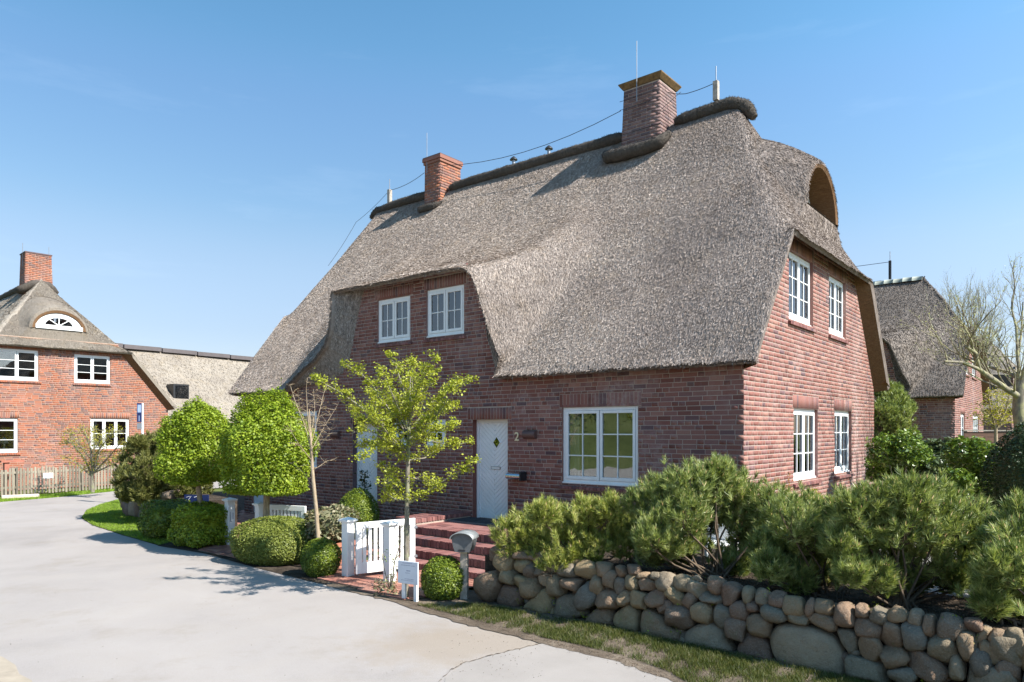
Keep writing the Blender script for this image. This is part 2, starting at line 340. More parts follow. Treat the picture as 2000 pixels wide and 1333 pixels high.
def road_mat():
    t = NT('pale_asphalt'); p = t.pos()
    a = t.noise(p, .35, 6, .6, .4); b = t.noise(p, 1.7, 5, .6); agg = t.voro(p, 150); sp = t.noise(p, 260, 2, .8)
    c = t.ramp(a, [(.36, (.240, .212, .196)), (.5, (.284, .252, .233)), (.66, (.318, .283, .260))])
    c = t.mix(t.rng(b, .45, .70, 0, .55), c, (.30, .262, .232))
    c = t.mix(t.rng(agg.outputs['Color'], .0, 1, .0, .30), c, (.42, .40, .385))
    c = t.mix(t.rng(sp, .55, .75, 0, .5), c, (.17, .16, .155))
    # hairline cracks
    cr_ = t.voro(t.mapping(t.mix(.12, p, t.node('ShaderNodeTexNoise').outputs['Color']), scale=(1, .8, 1)), .33, 'DISTANCE_TO_EDGE')
    ck = t.math('MULTIPLY', t.rng(cr_.outputs[0], 0, .004, .5, 0), t.rng(t.noise(p, .5, 2), .5, .58, 0, 1))
    # damp brown stain patches
    st = t.noise(t.mapping(p, loc=(4, 2, 0)), .9, 5, .7)
    c = t.mix(t.rng(st, .54, .74, 0, .5), c, (.225, .19, .155))
    dv = t.node('ShaderNodeVectorMath', operation='LENGTH'); t.l.new(t.mapping(p, scale=(.62, .9, 0), loc=(.25, -7.15, 0)), dv.inputs[0])      # sandy wash-out beside the joint
    ws = t.math('SUBTRACT', t.math('ADD', 1.0, t.math('MULTIPLY', t.math('SUBTRACT', t.noise(p, 2.6, 6, .7), .5), 1.6)), dv.outputs['Value'])
    c = t.mix(t.rng(ws, 0, .6, 0, .55), c, (.26, .205, .15))
    return t.done(t.bsdf(c, .92, t.bump(t.math('ADD', agg.outputs[0], sp), .45, .006), 0, .2))
M['road'] = road_mat()
def road2():
    t = NT('newer_asphalt'); p = t.pos(); b = t.noise(p, 1.2, 5, .6); sp = t.noise(p, 230, 2, .8)
    c = t.ramp(b, [(.3, (.270, .242, .220)), (.7, (.318, .286, .262))]); c = t.mix(t.rng(sp, .5, .72, 0, .5), c, (.18, .17, .165))
    return t.done(t.bsdf(c, .92, t.bump(sp, .5, .006), 0, .2))
M['road2'] = road2()
def stone_mat():
    t = NT('field_stone'); r = t.orand(); p = t.obj(); P = t.pos()
    base = t.ramp(r, [(0, (.31, .225, .135)), (.2, (.23, .145, .10)), (.38, (.22, .185, .135)), (.55, (.36, .265, .145)), (.72, (.26, .17, .115)), (.86, (.19, .165, .13)), (1, (.38, .29, .19))])
    n = t.noise(P, 7, 6, .7); n2 = t.noise(P, 70, 4, .75)
    c = t.mix(t.rng(n, .35, .7, 0, .6), base, t.mix(1.0, base, (.55, .52, .52), 'MULTIPLY'))
    c = t.mix(t.rng(n2, .52, .72, 0, .5), c, (.38, .33, .27)); c = t.mix(t.rng(n2, .42, .3, 0, .5), c, (.06, .05, .045))
    li = t.noise(P, 3.5, 5, .7); c = t.mix(t.rng(li, .58, .70, 0, .35), c, (.26, .25, .13))
    return t.done(t.bsdf(c, .85, t.bump(t.math('ADD', t.noise(P, 22, 4), t.math('MULTIPLY', n2, .6)), .9, .03), 0, .25))
M['stone'] = stone_mat()
# ================================================================ ground
far = 900
sheet('ground', [(-far, -far), (far, -far), (far, far), (-far, far)], -0.03, M['lawn'])
H0 = g(1330, 1333); H1 = g(1060, 1255)
roadpoly = [(15, -5), (15, -7), (-60, -7), (-60, 8)] + [g(*p)[:2] for p in ((-250, 1010), (0, 981), (120, 971), (232, 959))] + \
    [(-14.2, 33), (-11.5, 38), (-7.5, 38), (-10.2, 33), (-13.2, 27.4)] + [g(*p)[:2] for p in ((238, 974), (200, 985), (170, 997), (158, 1012), (180, 1026), (240, 1046), (310, 1066), (400, 1080), (500, 1108), (600, 1133), (690, 1143), (760, 1158), (830, 1180), (930, 1207), (1000, 1224), (1060, 1240), (1130, 1254), (1210, 1273), (1310, 1305), (1365, 1330))] + [(4.5, 4.3), (9, -1.5)]
sheet('road', roadpoly, 0.0, M['road'])
# newer asphalt apron at the lower right, its joint runs to the verge
sheet('asphalt_patch', [g(*p)[:2] for p in ((870, 1325), (905, 1296), (985, 1275), (1060, 1258), (1066, 1242), (1130, 1256), (1210, 1275), (1310, 1306), (1365, 1330))] + [(4.4, 4.3), (8.9, -1.4), (8, -6), (1, 0.5), (-.6, 4.6)], 0.005, M['road2'])
crk = MB(); 
pts = [g(*p) for p in ((858, 1333), (880, 1310), (905, 1297), (950, 1284), (985, 1275), (1030, 1264), (1062, 1257))]
rr = random.Random(3); fine = []
for i in range(len(pts) - 1):
    for k in range(8):
        u = k / 8; fine.append((pts[i][0] + (pts[i + 1][0] - pts[i][0]) * u + rr.uniform(-.008, .008), pts[i][1] + (pts[i + 1][1] - pts[i][1]) * u + rr.uniform(-.02, .02)))
for i in range(len(fine) - 1):
    w = rr.uniform(.004, .014); (x0, y0), (x1, y1) = fine[i], fine[i + 1]
    crk.add([(x0, y0 - w, .009), (x1, y1 - w, .009), (x1, y1 + w, .009), (x0, y0 + w, .009)], [(0, 1, 2, 3)])
tag(crk.build('road_crack', M['dirt']), kind='structure')
sheet('pale_kerb_paving', [g(*p)[:2] for p in ((-60, 1268), (5, 1284), (30, 1300), (38, 1318), (62, 1330), (66, 1350), (-80, 1350))], 0.005, simple('pale_sandstone', (.31, .26, .20), .9, vary=.15, bumps=.4))
# verge strip between asphalt and the stone wall
WALL0 = np.array((-.42, 9.88)); WD = np.array((.759, -.651)); WN = np.array((.651, .759))   # wall foot line, direction, inward normal
def wl2(s, off=0): p = WALL0 + WD * s + WN * off; return (p[0], p[1])
verge = [g(*p)[:2] for p in ((640, 1128), (700, 1140), (760, 1150))] + [wl2(-1.5, .1), wl2(-.2, .5), wl2(0, .3), wl2(4, .3), wl2(8, .3), wl2(14, .3)] + [(9.2, -1.2), (4.4, 4.4)] + [g(*p)[:2] for p in ((1350, 1349), (1300, 1326), (1210, 1296), (1130, 1275), (1060, 1260), (1000, 1243), (930, 1226), (830, 1198), (760, 1175), (690, 1158), (640, 1146))]
def ragged(poly, amp=.03, step=.09, seed=1):
    r = random.Random(seed); o = []
    for i in range(len(poly)):
        a, b = poly[i], poly[(i + 1) % len(poly)]; n = max(1, int(min(60, math.dist(a, b) / step)))
        for k in range(n): u = k / n; o.append((a[0] + (b[0] - a[0]) * u + r.uniform(-amp, amp), a[1] + (b[1] - a[1]) * u + r.uniform(-amp, amp)))
    return o
sheet('verge', ragged(verge, .028), 0.0085, M['dirt'])
lawnpoly = [g(*p)[:2] for p in ((160, 1012), (180, 1026), (240, 1046), (310, 1066), (335, 1060), (360, 1010), (330, 975), (240, 974), (200, 985), (170, 997))]
sheet('lawn_patch', ragged(lawnpoly, .03, .15), 0.012, M['lawn'])
sheet('garden_soil', [g(*p)[:2] for p in ((308, 1067), (400, 1082), (500, 1110), (600, 1135), (650, 1146), (690, 1100), (800, 1050), (700, 975), (480, 955), (330, 975))], 0.008, M['soil'])
# raised garden behind the stone wall (one terrace that carries the beds and the houses on the right)
ter = MB()
outer = [wl2(.15, .35), wl2(4, .35), wl2(9, .35), wl2(20, .35), (60, -14), (120, 20), (120, 120), (20, 120), (3, 30), (-.5, 15.2), (1.05, 13.1), (-.05, 11.35), (.1, 10.35)]
ter.prism(outer, -.02, .57); tag(ter.build('terrace', M['lawn']), kind='structure')
sheet('planting_bed', [wl2(.1, .35), wl2(4, .35), wl2(9, .35), wl2(14, .35), wl2(14, 1.5), wl2(9, 1.55), wl2(6, 1.5), wl2(4.4, 1.9), (3.5, 11.2), (.9, 13.2), (-.05, 11.35), (.1, 10.35)], .576, M['soil'])
sheet('garden_path', [wl2(4.6, 1.75), wl2(6.5, 1.6), wl2(7.6, 1.75), wl2(8.2, 2.6), wl2(7.5, 6.5), (9.5, 17.6), (8.2, 16.9), (3.9, 11.1)], .58, M['palepath'])
# a grassy bank across the road behind the camera (seen mirrored in the panes)
bk = MB(); BL = [(-27, 11), (-29, 4), (-28, -4), (-22, -11), (-10, -15), (10, -16), (30, -16), (60, -14)]; BP = []
for i in range(len(BL) - 1):
    for k in range(8): u = k / 8; BP.append((BL[i][0] + (BL[i + 1][0] - BL[i][0]) * u, BL[i][1] + (BL[i + 1][1] - BL[i][1]) * u))
BN = []
for i in range(len(BP)):
    a, b = BP[max(0, i - 2)], BP[min(len(BP) - 1, i + 2)]; l = math.dist(a, b); BN.append(((b[1] - a[1]) / l, -(b[0] - a[0]) / l))
for i, (x, y) in enumerate(BP):
    for (d, h) in ((0, -.03), (2, .8), (5, 2.2), (9, 4.0 + .3 * math.sin(i * .7)), (14, 5.4 + .5 * math.sin(i * .45 + 1)), (32, -.03)): bk.v.append((x + BN[i][0] * d, y + BN[i][1] * d, h))
for i in range(len(BP) - 1):
    for j in range(5): bk.f.append((i * 6 + j + 1, (i + 1) * 6 + j + 1, (i + 1) * 6 + j, i * 6 + j)); bk.m.append(0); bk.sm.append(True)
tag(bk.build('grassy_bank', M['dune']), kind='structure')

# ================================================================ houses
CH, JT, JV = .079, .0100, .0100           # course height, joints
BRICKS = []                              # candidates for single brick objects
def px_of(p):
    return (CX + F * p[0] / p[1], HY - F * (p[2] - EYE) / p[1]) if p[1] > .5 else (-1e4, -1e4)
def lin(pts):
    xs = [p[0] for p in pts]; zs = [p[1] for p in pts]
    return lambda a: float(np.interp(a, xs, zs))
def make_wall(house, frame, a0, a1, z0, outline, openings, soldiers, mats, recess=.14, bricks_from=None, courses=True, seed=1):
    """house: root; frame: (origin, rz) of the wall in house space (x along, y inward). Returns list of bricks (frame, x0,x1,z0,z1,d)"""
    org, rz = frame; fz = lin(outline); mb = MB()
    brk = sorted(set([a0, a1] + [o[0] for o in openings] + [o[1] for o in openings] + [p[0] for p in outline if a0 < p[0] < a1]))
    for xa, xb in zip(brk[:-1], brk[1:]):
        xm = (xa + xb) / 2; ops = sorted([o for o in openings if o[0] < xm < o[1]], key=lambda o: o[2]); z = z0
        for o in ops:
            mb.add([(xa, 0, z), (xb, 0, z), (xb, 0, o[2]), (xa, 0, o[2])], [(0, 1, 2, 3)]); z = o[3]
        mb.add([(xa, 0, z), (xb, 0, z), (xb, 0, fz(xb - 1e-4)), (xa, 0, fz(xa + 1e-4))], [(0, 1, 2, 3)])
    for o in openings:
        x0, x1, q0, q1 = o[:4]; d = recess
        mb.add([(x0, 0, q0), (x1, 0, q0), (x1, 0, q1), (x0, 0, q1), (x0, d, q0), (x1, d, q0), (x1, d, q1), (x0, d, q1)],
               [(0, 1, 5, 4), (1, 2, 6, 5), (2, 3, 7, 6), (3, 0, 4, 7)], 1)
    mb.build('mortar_wall', [mats[1], mats[0]], house, org, (0, 0, rz))
    out = []; r = random.Random(seed)
    if not courses: return out
    blocks = [(o[0], o[1], o[2], o[3]) for o in openings] + [(s[0], s[1], s[2], s[3]) for s in soldiers]
    zs = np.arange(z0, max(p[1] for p in outline), CH); grid = np.arange(a0, a1 + 1e-6, .01); fv = np.array([fz(a) for a in grid])
    for ci, za in enumerate(zs):
        zb = za + CH - JT; ok = grid[fv >= zb - .01]
        if len(ok) < 20: continue
        lo, hi = ok[0], ok[-1]; x = lo - r.uniform(0, .2)
        while x < hi:
            L = .24 if r.random() < .62 else .115
            x0, x1 = max(x, lo), min(x + L, hi); x += L + JV
            if x1 - x0 < .02: continue
            segs = [(x0, x1)]
            for b in blocks:
                if b[2] < zb - .004 and b[3] > za + .004:
                    ns = []
                    for s0, s1 in segs:
                        if b[1] <= s0 or b[0] >= s1: ns.append((s0, s1)); continue
                        if s0 < b[0] - .015: ns.append((s0, b[0] - .004))
                        if s1 > b[1] + .015: ns.append((b[1] + .004, s1))
                        c0, c1 = max(s0, b[0]), min(s1, b[1])
                        if b[2] - za > .018: out.append((c0, c1, za, b[2] - .004, r.uniform(.0008, .002)))
                        if zb - b[3] > .018: out.append((c0, c1, b[3] + .004, zb, r.uniform(.0008, .002)))
                    segs = ns
            for s0, s1 in segs: out.append((s0, s1, za, zb, r.uniform(.0008, .002)))
    for s in soldiers:
        x = s[0]
        while x < s[1] - .03:
            out.append((x + .004, min(x + .070, s[1]), s[2] + .004, s[3] - .004, r.uniform(.003, .004))); x += .079
    return [(frame,) + b for b in out]
def emit_bricks(house, items, mat, singles=300, score=None):
    """the best-seen bricks become objects, the others one joined part"""
    Mw = house.matrix_world if False else Matrix.Translation(house.location) @ Matrix.Rotation(house.rotation_euler[2], 4, 'Z')
    sc = []
    for it in items:
        (org, rz), x0, x1, z0, z1, d = it
        Mf = Mw @ Matrix.Translation(org) @ Matrix.Rotation(rz, 4, 'Z')
        p = Mf @ Vector(((x0 + x1) / 2, 0, (z0 + z1) / 2)); nrm = Mf.to_3x3() @ Vector((0, -1, 0)); vd = (Vector((0, 0, EYE)) - p)
        cosv = nrm.dot(vd.normalized()); q = px_of(p); s = (x1 - x0) * (z1 - z0) / (p.y ** 2) * max(cosv, 0)
        if not (0 < q[0] < 2000 and 0 < q[1] < 1333): s = 0
        if score and not score(q[0], q[1]): s = 0
        sc.append(s)
    order = np.argsort(-np.array(sc)); pick = set(int(i) for i in order[:singles] if sc[int(i)] > 0)
    cache = {}
    def unit(L, H):
        k = (round(L, 2), round(H, 2))
        if k not in cache:
            b = MB(); e = .0008; D = .02
            vs = [(0, 0, 0), (1, 0, 0), (1, 0, 1), (0, 0, 1)]
            x1_, z1_ = L, H
            b.add([(e, -0, e), (x1_ - e, 0, e), (x1_ - e, 0, z1_ - e), (e, 0, z1_ - e), (0, e, 0), (x1_, e, 0), (x1_, e, z1_), (0, e, z1_), (0, D, 0), (x1_, D, 0), (x1_, D, z1_), (0, D, z1_)],
                  [(0, 1, 2, 3), (4, 5, 1, 0), (5, 6, 2, 1), (6, 7, 3, 2), (7, 4, 0, 3), (8, 9, 5, 4), (9, 10, 6, 5), (10, 11, 7, 6), (11, 8, 4, 7)])
            cache[k] = b.mesh('brick', mat)
        return cache[k]
    V = []; Fq = []
    for i, it in enumerate(items):
        (org, rz), x0, x1, z0, z1, d = it
        if i in pick:
            me = unit(x1 - x0, z1 - z0); c, s = math.cos(rz), math.sin(rz); lx, ly = x0, -d
            link('brick', me, house, (org[0] + lx * c - ly * s, org[1] + lx * s + ly * c, org[2] + z0), (0, 0, rz))
        else:
            c, s = math.cos(rz), math.sin(rz); b = len(V)
            e = .0006
            for lx, ly, lz in ((x0 + e, -d, z0 + e), (x1 - e, -d, z0 + e), (x1 - e, -d, z1 - e), (x0 + e, -d, z1 - e), (x0, .004, z0), (x1, .004, z0), (x1, .004, z1), (x0, .004, z1)):
                V.append((org[0] + lx * c - ly * s, org[1] + lx * s + ly * c, org[2] + lz))
            Fq += [(b, b + 1, b + 2, b + 3), (b + 4, b + 5, b + 1, b), (b + 5, b + 6, b + 2, b + 1), (b + 6, b + 7, b + 3, b + 2), (b + 7, b + 4, b, b + 3)]
    if V:
        o = link('brickwork', npmesh('brickwork', V, Fq, mat), house); tag(o, kind='stuff')

def make_window(house, frame, x0, x1, z0, z1, cas=2, cols=2, rows=3, inset=.03, behind='curtain', sill=None, name='window', cl=None, seed=0):
    org, rz = frame; w = x1 - x0; h = z1 - z0; c, s = math.cos(rz), math.sin(rz)
    loc = (org[0] + x0 * c - inset * s, org[1] + x0 * s + inset * c, org[2] + z0); mb = MB(); f = .065; d = .07
    def ring(X0, X1, Z0, Z1, t, y0, y1):
        mb.box(X0, X0 + t, y0, y1, Z0, Z1); mb.box(X1 - t, X1, y0, y1, Z0, Z1); mb.box(X0 + t, X1 - t, y0, y1, Z0, Z0 + t * 1.15); mb.box(X0 + t, X1 - t, y0, y1, Z1 - t, Z1)
    ring(0, w, 0, h, f, 0, d); cw = (w - 2 * f - (cas - 1) * .012) / cas; panes = []
    for k in range(cas):
        X0 = f + k * (cw + .012); t = .052; ring(X0 + .003, X0 + cw - .003, f * 1.15 + .003, h - f - .003, t, -.012, .05)
        gx0, gx1, gz0, gz1 = X0 + t, X0 + cw - t, f * 1.15 + t * 1.15, h - f - t; m = .022
        pw = (gx1 - gx0 - (cols - 1) * m) / cols; ph = (gz1 - gz0 - (rows - 1) * m) / rows
        for i in range(1, cols): mb.box(gx0 + i * pw + (i - 1) * m, gx0 + i * (pw + m), .0, .036, gz0, gz1)
        for j in range(1, rows):
            for i in range(cols): mb.box(gx0 + i * (pw + m), gx0 + i * (pw + m) + pw, .002, .034, gz0 + j * ph + (j - 1) * m, gz0 + j * (ph + m))
        for i in range(cols):
            for j in range(rows): panes.append((gx0 + i * (pw + m), gz0 + j * (ph + m)))
    mb.box(-.012, w + .012, -.03, .0, -.03, .028)       # projecting drip board
    o = mb.build(name, M['white'], house, loc, (0, 0, rz)); bevel(o, .004, 1)
    b = MB().box(0, pw, 0, .006, 0, ph); pm = b.mesh('pane', M['glass'])
    for (px_, pz_) in panes: link('pane', pm, o, (px_, .016, pz_))
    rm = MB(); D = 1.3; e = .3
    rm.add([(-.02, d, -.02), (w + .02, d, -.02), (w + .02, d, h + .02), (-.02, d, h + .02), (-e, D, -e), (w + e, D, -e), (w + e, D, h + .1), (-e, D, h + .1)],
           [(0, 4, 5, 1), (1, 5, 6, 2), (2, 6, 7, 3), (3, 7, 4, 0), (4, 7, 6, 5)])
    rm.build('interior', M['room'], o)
    r = random.Random(seed)
    def cloth(xa, xb, za, zb, amp=.025, y=.12, folds=14, mat='curtain', nm='curtain'):
        n = int(max(8, (xb - xa) * 90)); vs = []; fs = []
        ph0 = r.uniform(0, 6)
        for i in range(n + 1):
            x = xa + (xb - xa) * i / n; yy = y + amp * math.sin(ph0 + i / n * folds * math.tau * (xb - xa) * .8) + amp * .4 * math.sin(i * .9)
            vs += [(x, yy, za), (x, yy * .98 + .002, zb)]
        for i in range(n): fs.append((2 * i, 2 * i + 2, 2 * i + 3, 2 * i + 1))
        q = MB(); q.add(vs, fs, 0, True); q.build(nm, M[mat], o)
    if behind == 'curtain': cloth(f, f + (w - 2 * f) * .30, f, h - f); cloth(w - f - (w - 2 * f) * .42, w - f, f, h - f)
    elif behind == 'full': cloth(f, w - f, f, h - f, .018)
    elif behind == 'blind':
        q = MB(); n = 22
        for i in range(n): z = f + (h - 2 * f) * i / n; q.add([(f, .10, z), (w - f, .10, z), (w - f, .115, z + (h - 2 * f) / n), (f, .115, z + (h - 2 * f) / n)], [(0, 1, 2, 3)])
        q.build('blind', M['blind'], o)
    elif behind == 'side': cloth(f, f + (w - 2 * f) * .16, f, h - f)
    if sill:
        sb = MB(); x = -.05; 
        while x < w + .04:
            sb.add([(x, -.055, -.105), (x + .068, -.055, -.105), (x + .068, inset + .0, -.10), (x, inset, -.10), (x, -.055, -.055), (x + .068, -.055, -.055), (x + .068, inset, -.032), (x, inset, -.032)],
                   [(0, 1, 5, 4), (4, 5, 6, 7), (1, 2, 6, 5), (3, 0, 4, 7), (0, 3, 2, 1)]); x += .077
        sb.build('sill', sill, o, (0, -inset + .001, 0))
    if cl: tag(o, cl)
    return o
def clip_poly(poly, x0, x1, z0, z1):
    def cl(P, ax, val, keep_less):
        outp = []
        for i in range(len(P)):
            a, b = P[i], P[(i + 1) % len(P)]; ina = (a[ax] <= val) == keep_less; inb = (b[ax] <= val) == keep_less
            if ina: outp.append(a)
            if ina != inb and abs(b[ax] - a[ax]) > 1e-9:
                u = (val - a[ax]) / (b[ax] - a[ax]); outp.append((a[0] + (b[0] - a[0]) * u, a[1] + (b[1] - a[1]) * u))
        return outp
    for ax, val, k in ((0, x0, False), (0, x1, True), (1, z0, False), (1, z1, True)):
        poly = cl(poly, ax, val, k)
        if len(poly) < 3: return []
    return poly
def make_door(house, frame, x0, x1, z0, z1, inset=.13, hinge_left=True, slot=True, glazed=False, label=None):
    org, rz = frame; w = x1 - x0; h = z1 - z0; c, s = math.cos(rz), math.sin(rz)
    loc = (org[0] + x0 * c - inset * s, org[1] + x0 * s + inset * c, org[2] + z0); mb = MB(); f = .06
    mb.box(0, f, 0, .09, 0, h); mb.box(w - f, w, 0, .09, 0, h); mb.box(f, w - f, 0, .09, h - f, h); mb.box(f, w - f, .04, .07, 0, h - f)
    o = mb.build('door', M['white'], house, loc, (0, 0, rz))
    if label: tag(o, label)
    if glazed:
        q = MB(); q.box(f + .02, w - f - .02, .015, .04, .02, .5); q.box(f + .02, f + .12, .015, .04, .5, h - f - .02); q.box(w - f - .12, w - f - .02, .015, .04, .5, h - f - .02)
        q.build('panel', M['white'], o); link('pane', MB().box(f + .12, w - f - .12, .03, .036, .5, h - f - .05).mesh('pane', M['boxface']), o); return o
    # herringbone boards
    bw = .098; mid = w / 2; zc = h * .77
    for side in (0, 1):
        X0, X1 = (f + .006, mid - .002) if side == 0 else (mid + .002, w - f - .006)
        for k in range(-8, int(h / bw) + 10):
            zb = k * bw * 1.02
            if side == 1: P = [(X0, zb), (X1, zb + (X1 - X0) * .9), (X1, zb + (X1 - X0) * .9 + bw * .93), (X0, zb + bw * .93)]
            else: P = [(X0, zb + (X1 - X0) * .9), (X1, zb), (X1, zb + bw * .93), (X0, zb + (X1 - X0) * .9 + bw * .93)]
            P = clip_poly(P, X0, X1, .01, h - f - .006)
            if len(P) >= 3: MB().xzprism(P, .026, .042).build('board', M['white'], o)
    dx, dz, rr_ = w * .56, zc, .125
    dm = MB(); A = [(dx, dz - rr_ * 1.15), (dx + rr_ * .9, dz), (dx, dz + rr_ * 1.15), (dx - rr_ * .9, dz)]; B = [(dx, dz - rr_ * .9), (dx + rr_ * .7, dz), (dx, dz + rr_ * .9), (dx - rr_ * .7, dz)]
    for i in range(4):
        j = (i + 1) % 4; dm.xzprism([A[i], A[j], B[j], B[i]], .016, .030)
    dm.build('diamond_frame', M['white'], o); dp = MB(); dp.xzprism(B, .018, .024); dp.build('pane', M['doorglass'], o)
    if slot:
        sl_ = MB(); a0, b0 = w * .40, h * .50; sl_.box(a0, a0 + .25, .012, .03, b0, b0 + .008); sl_.box(a0, a0 + .25, .012, .03, b0 + .05, b0 + .058); sl_.box(a0, a0 + .008, .012, .03, b0 + .008, b0 + .05); sl_.box(a0 + .242, a0 + .25, .012, .03, b0 + .008, b0 + .05)
        sl_.box(a0 + .008, a0 + .242, .02, .028, b0 + .008, b0 + .05, 1); sl_.build('letter_slot', [M['zinc'], M['white']], o)
    hd = MB(); hx = f + .09 if hinge_left else w - f - .09
    if not slot: hd.box(hx - .02, hx + .02, .005, .028, h * .46, h * .46 + .05); hd.tube([(hx, .0, h * .47), (hx, -.04, h * .47), (hx + .1, -.04, h * .47)], .01, 6); hd.box(hx - .014, hx + .014, .01, .028, h * .40, h * .40 + .045); hd.build('handle', M['black'], o)
    return o
M['doorglass'] = glass_mat('diamond_glass', 1.9, (.35, .4, .3), .2)

def reed_mesh(name, P, N, D, mat, L=(.06, .14), w=(.007, .014), lift=.16, rng=RNG):
    """thin reed stubs at points P with surface normals N, running along D"""
    n = len(P); l = rng.uniform(L[0], L[1], n)[:, None]; ww = rng.uniform(w[0], w[1], n)[:, None]
    side = np.cross(N, D); side /= np.linalg.norm(side, axis=1)[:, None] + 1e-9
    d = D + side * rng.normal(0, .20, n)[:, None] + N * (rng.uniform(0, 1, n) ** 1.5 * lift * 2)[:, None]; d /= np.linalg.norm(d, axis=1)[:, None]
    tw = side + N * rng.normal(0, .5, n)[:, None]; tw /= np.linalg.norm(tw, axis=1)[:, None]
    b = P - d * l * .5 - N * .004; t = P + d * l * .5 + N * .006
    V = np.stack([b - tw * ww, b + tw * ww, t + tw * ww * .6, t - tw * ww * .6], 1).reshape(-1, 3)
    return npmesh(name, V, np.arange(4 * n).reshape(n, 4), mat)
def sample_tris(V, T, n, rng=RNG):
    a, b, c = V[T[:, 0]], V[T[:, 1]], V[T[:, 2]]; cr_ = np.cross(b - a, c - a); ar = np.linalg.norm(cr_, axis=1); k = rng.choice(len(T), n, p=ar / ar.sum())
    u = rng.random(n); v = rng.random(n); m = u + v > 1; u[m] = 1 - u[m]; v[m] = 1 - v[m]
    return a[k] + (b - a)[k] * u[:, None] + (c - a)[k] * v[:, None], cr_[k] / (ar[k][:, None] + 1e-12)
def roll(parent, pts, rad, name='ridge_roll', n=14, fuzz=2600, seed=0, mat='ridge'):
    r = np.random.default_rng(seed); P = [np.array(p, float) for p in pts]; Q = []
    for i in range(len(P) - 1):
        m = max(2, int(np.linalg.norm(P[i + 1] - P[i]) / .12))
        for k in range(m): Q.append(P[i] + (P[i + 1] - P[i]) * k / m)
    Q.append(P[-1]); Q = [q + r.normal(0, .003, 3) for q in Q]; N = len(Q)
    rads = [rad * (1 + .03 * math.sin(i * .7 + seed) + .02 * r.normal()) * min(1, .5 + .25 * min(i, N - 1 - i)) for i in range(N)]
    mb = MB(); mb.tube(Q, rads, n); o = mb.build(name, M[mat], parent)
    if fuzz:
        me = o.data; V = np.array([v.co for v in me.vertices]); T = np.array([[p.vertices[0], p.vertices[i], p.vertices[i + 1]] for p in me.polygons for i in range(1, len(p.vertices) - 1)])
        p, nn = sample_tris(V, T, fuzz, r); d = r.normal(0, 1, (fuzz, 3)); d -= nn * (d * nn).sum(1)[:, None]; d /= np.linalg.norm(d, axis=1)[:, None]
        c = reed_mesh('heather_twigs', p, nn, d, M[mat], (.04, .11), (.003, .007), .35, r); tag(link('heather_twigs', c, o), kind='stuff')
    return o
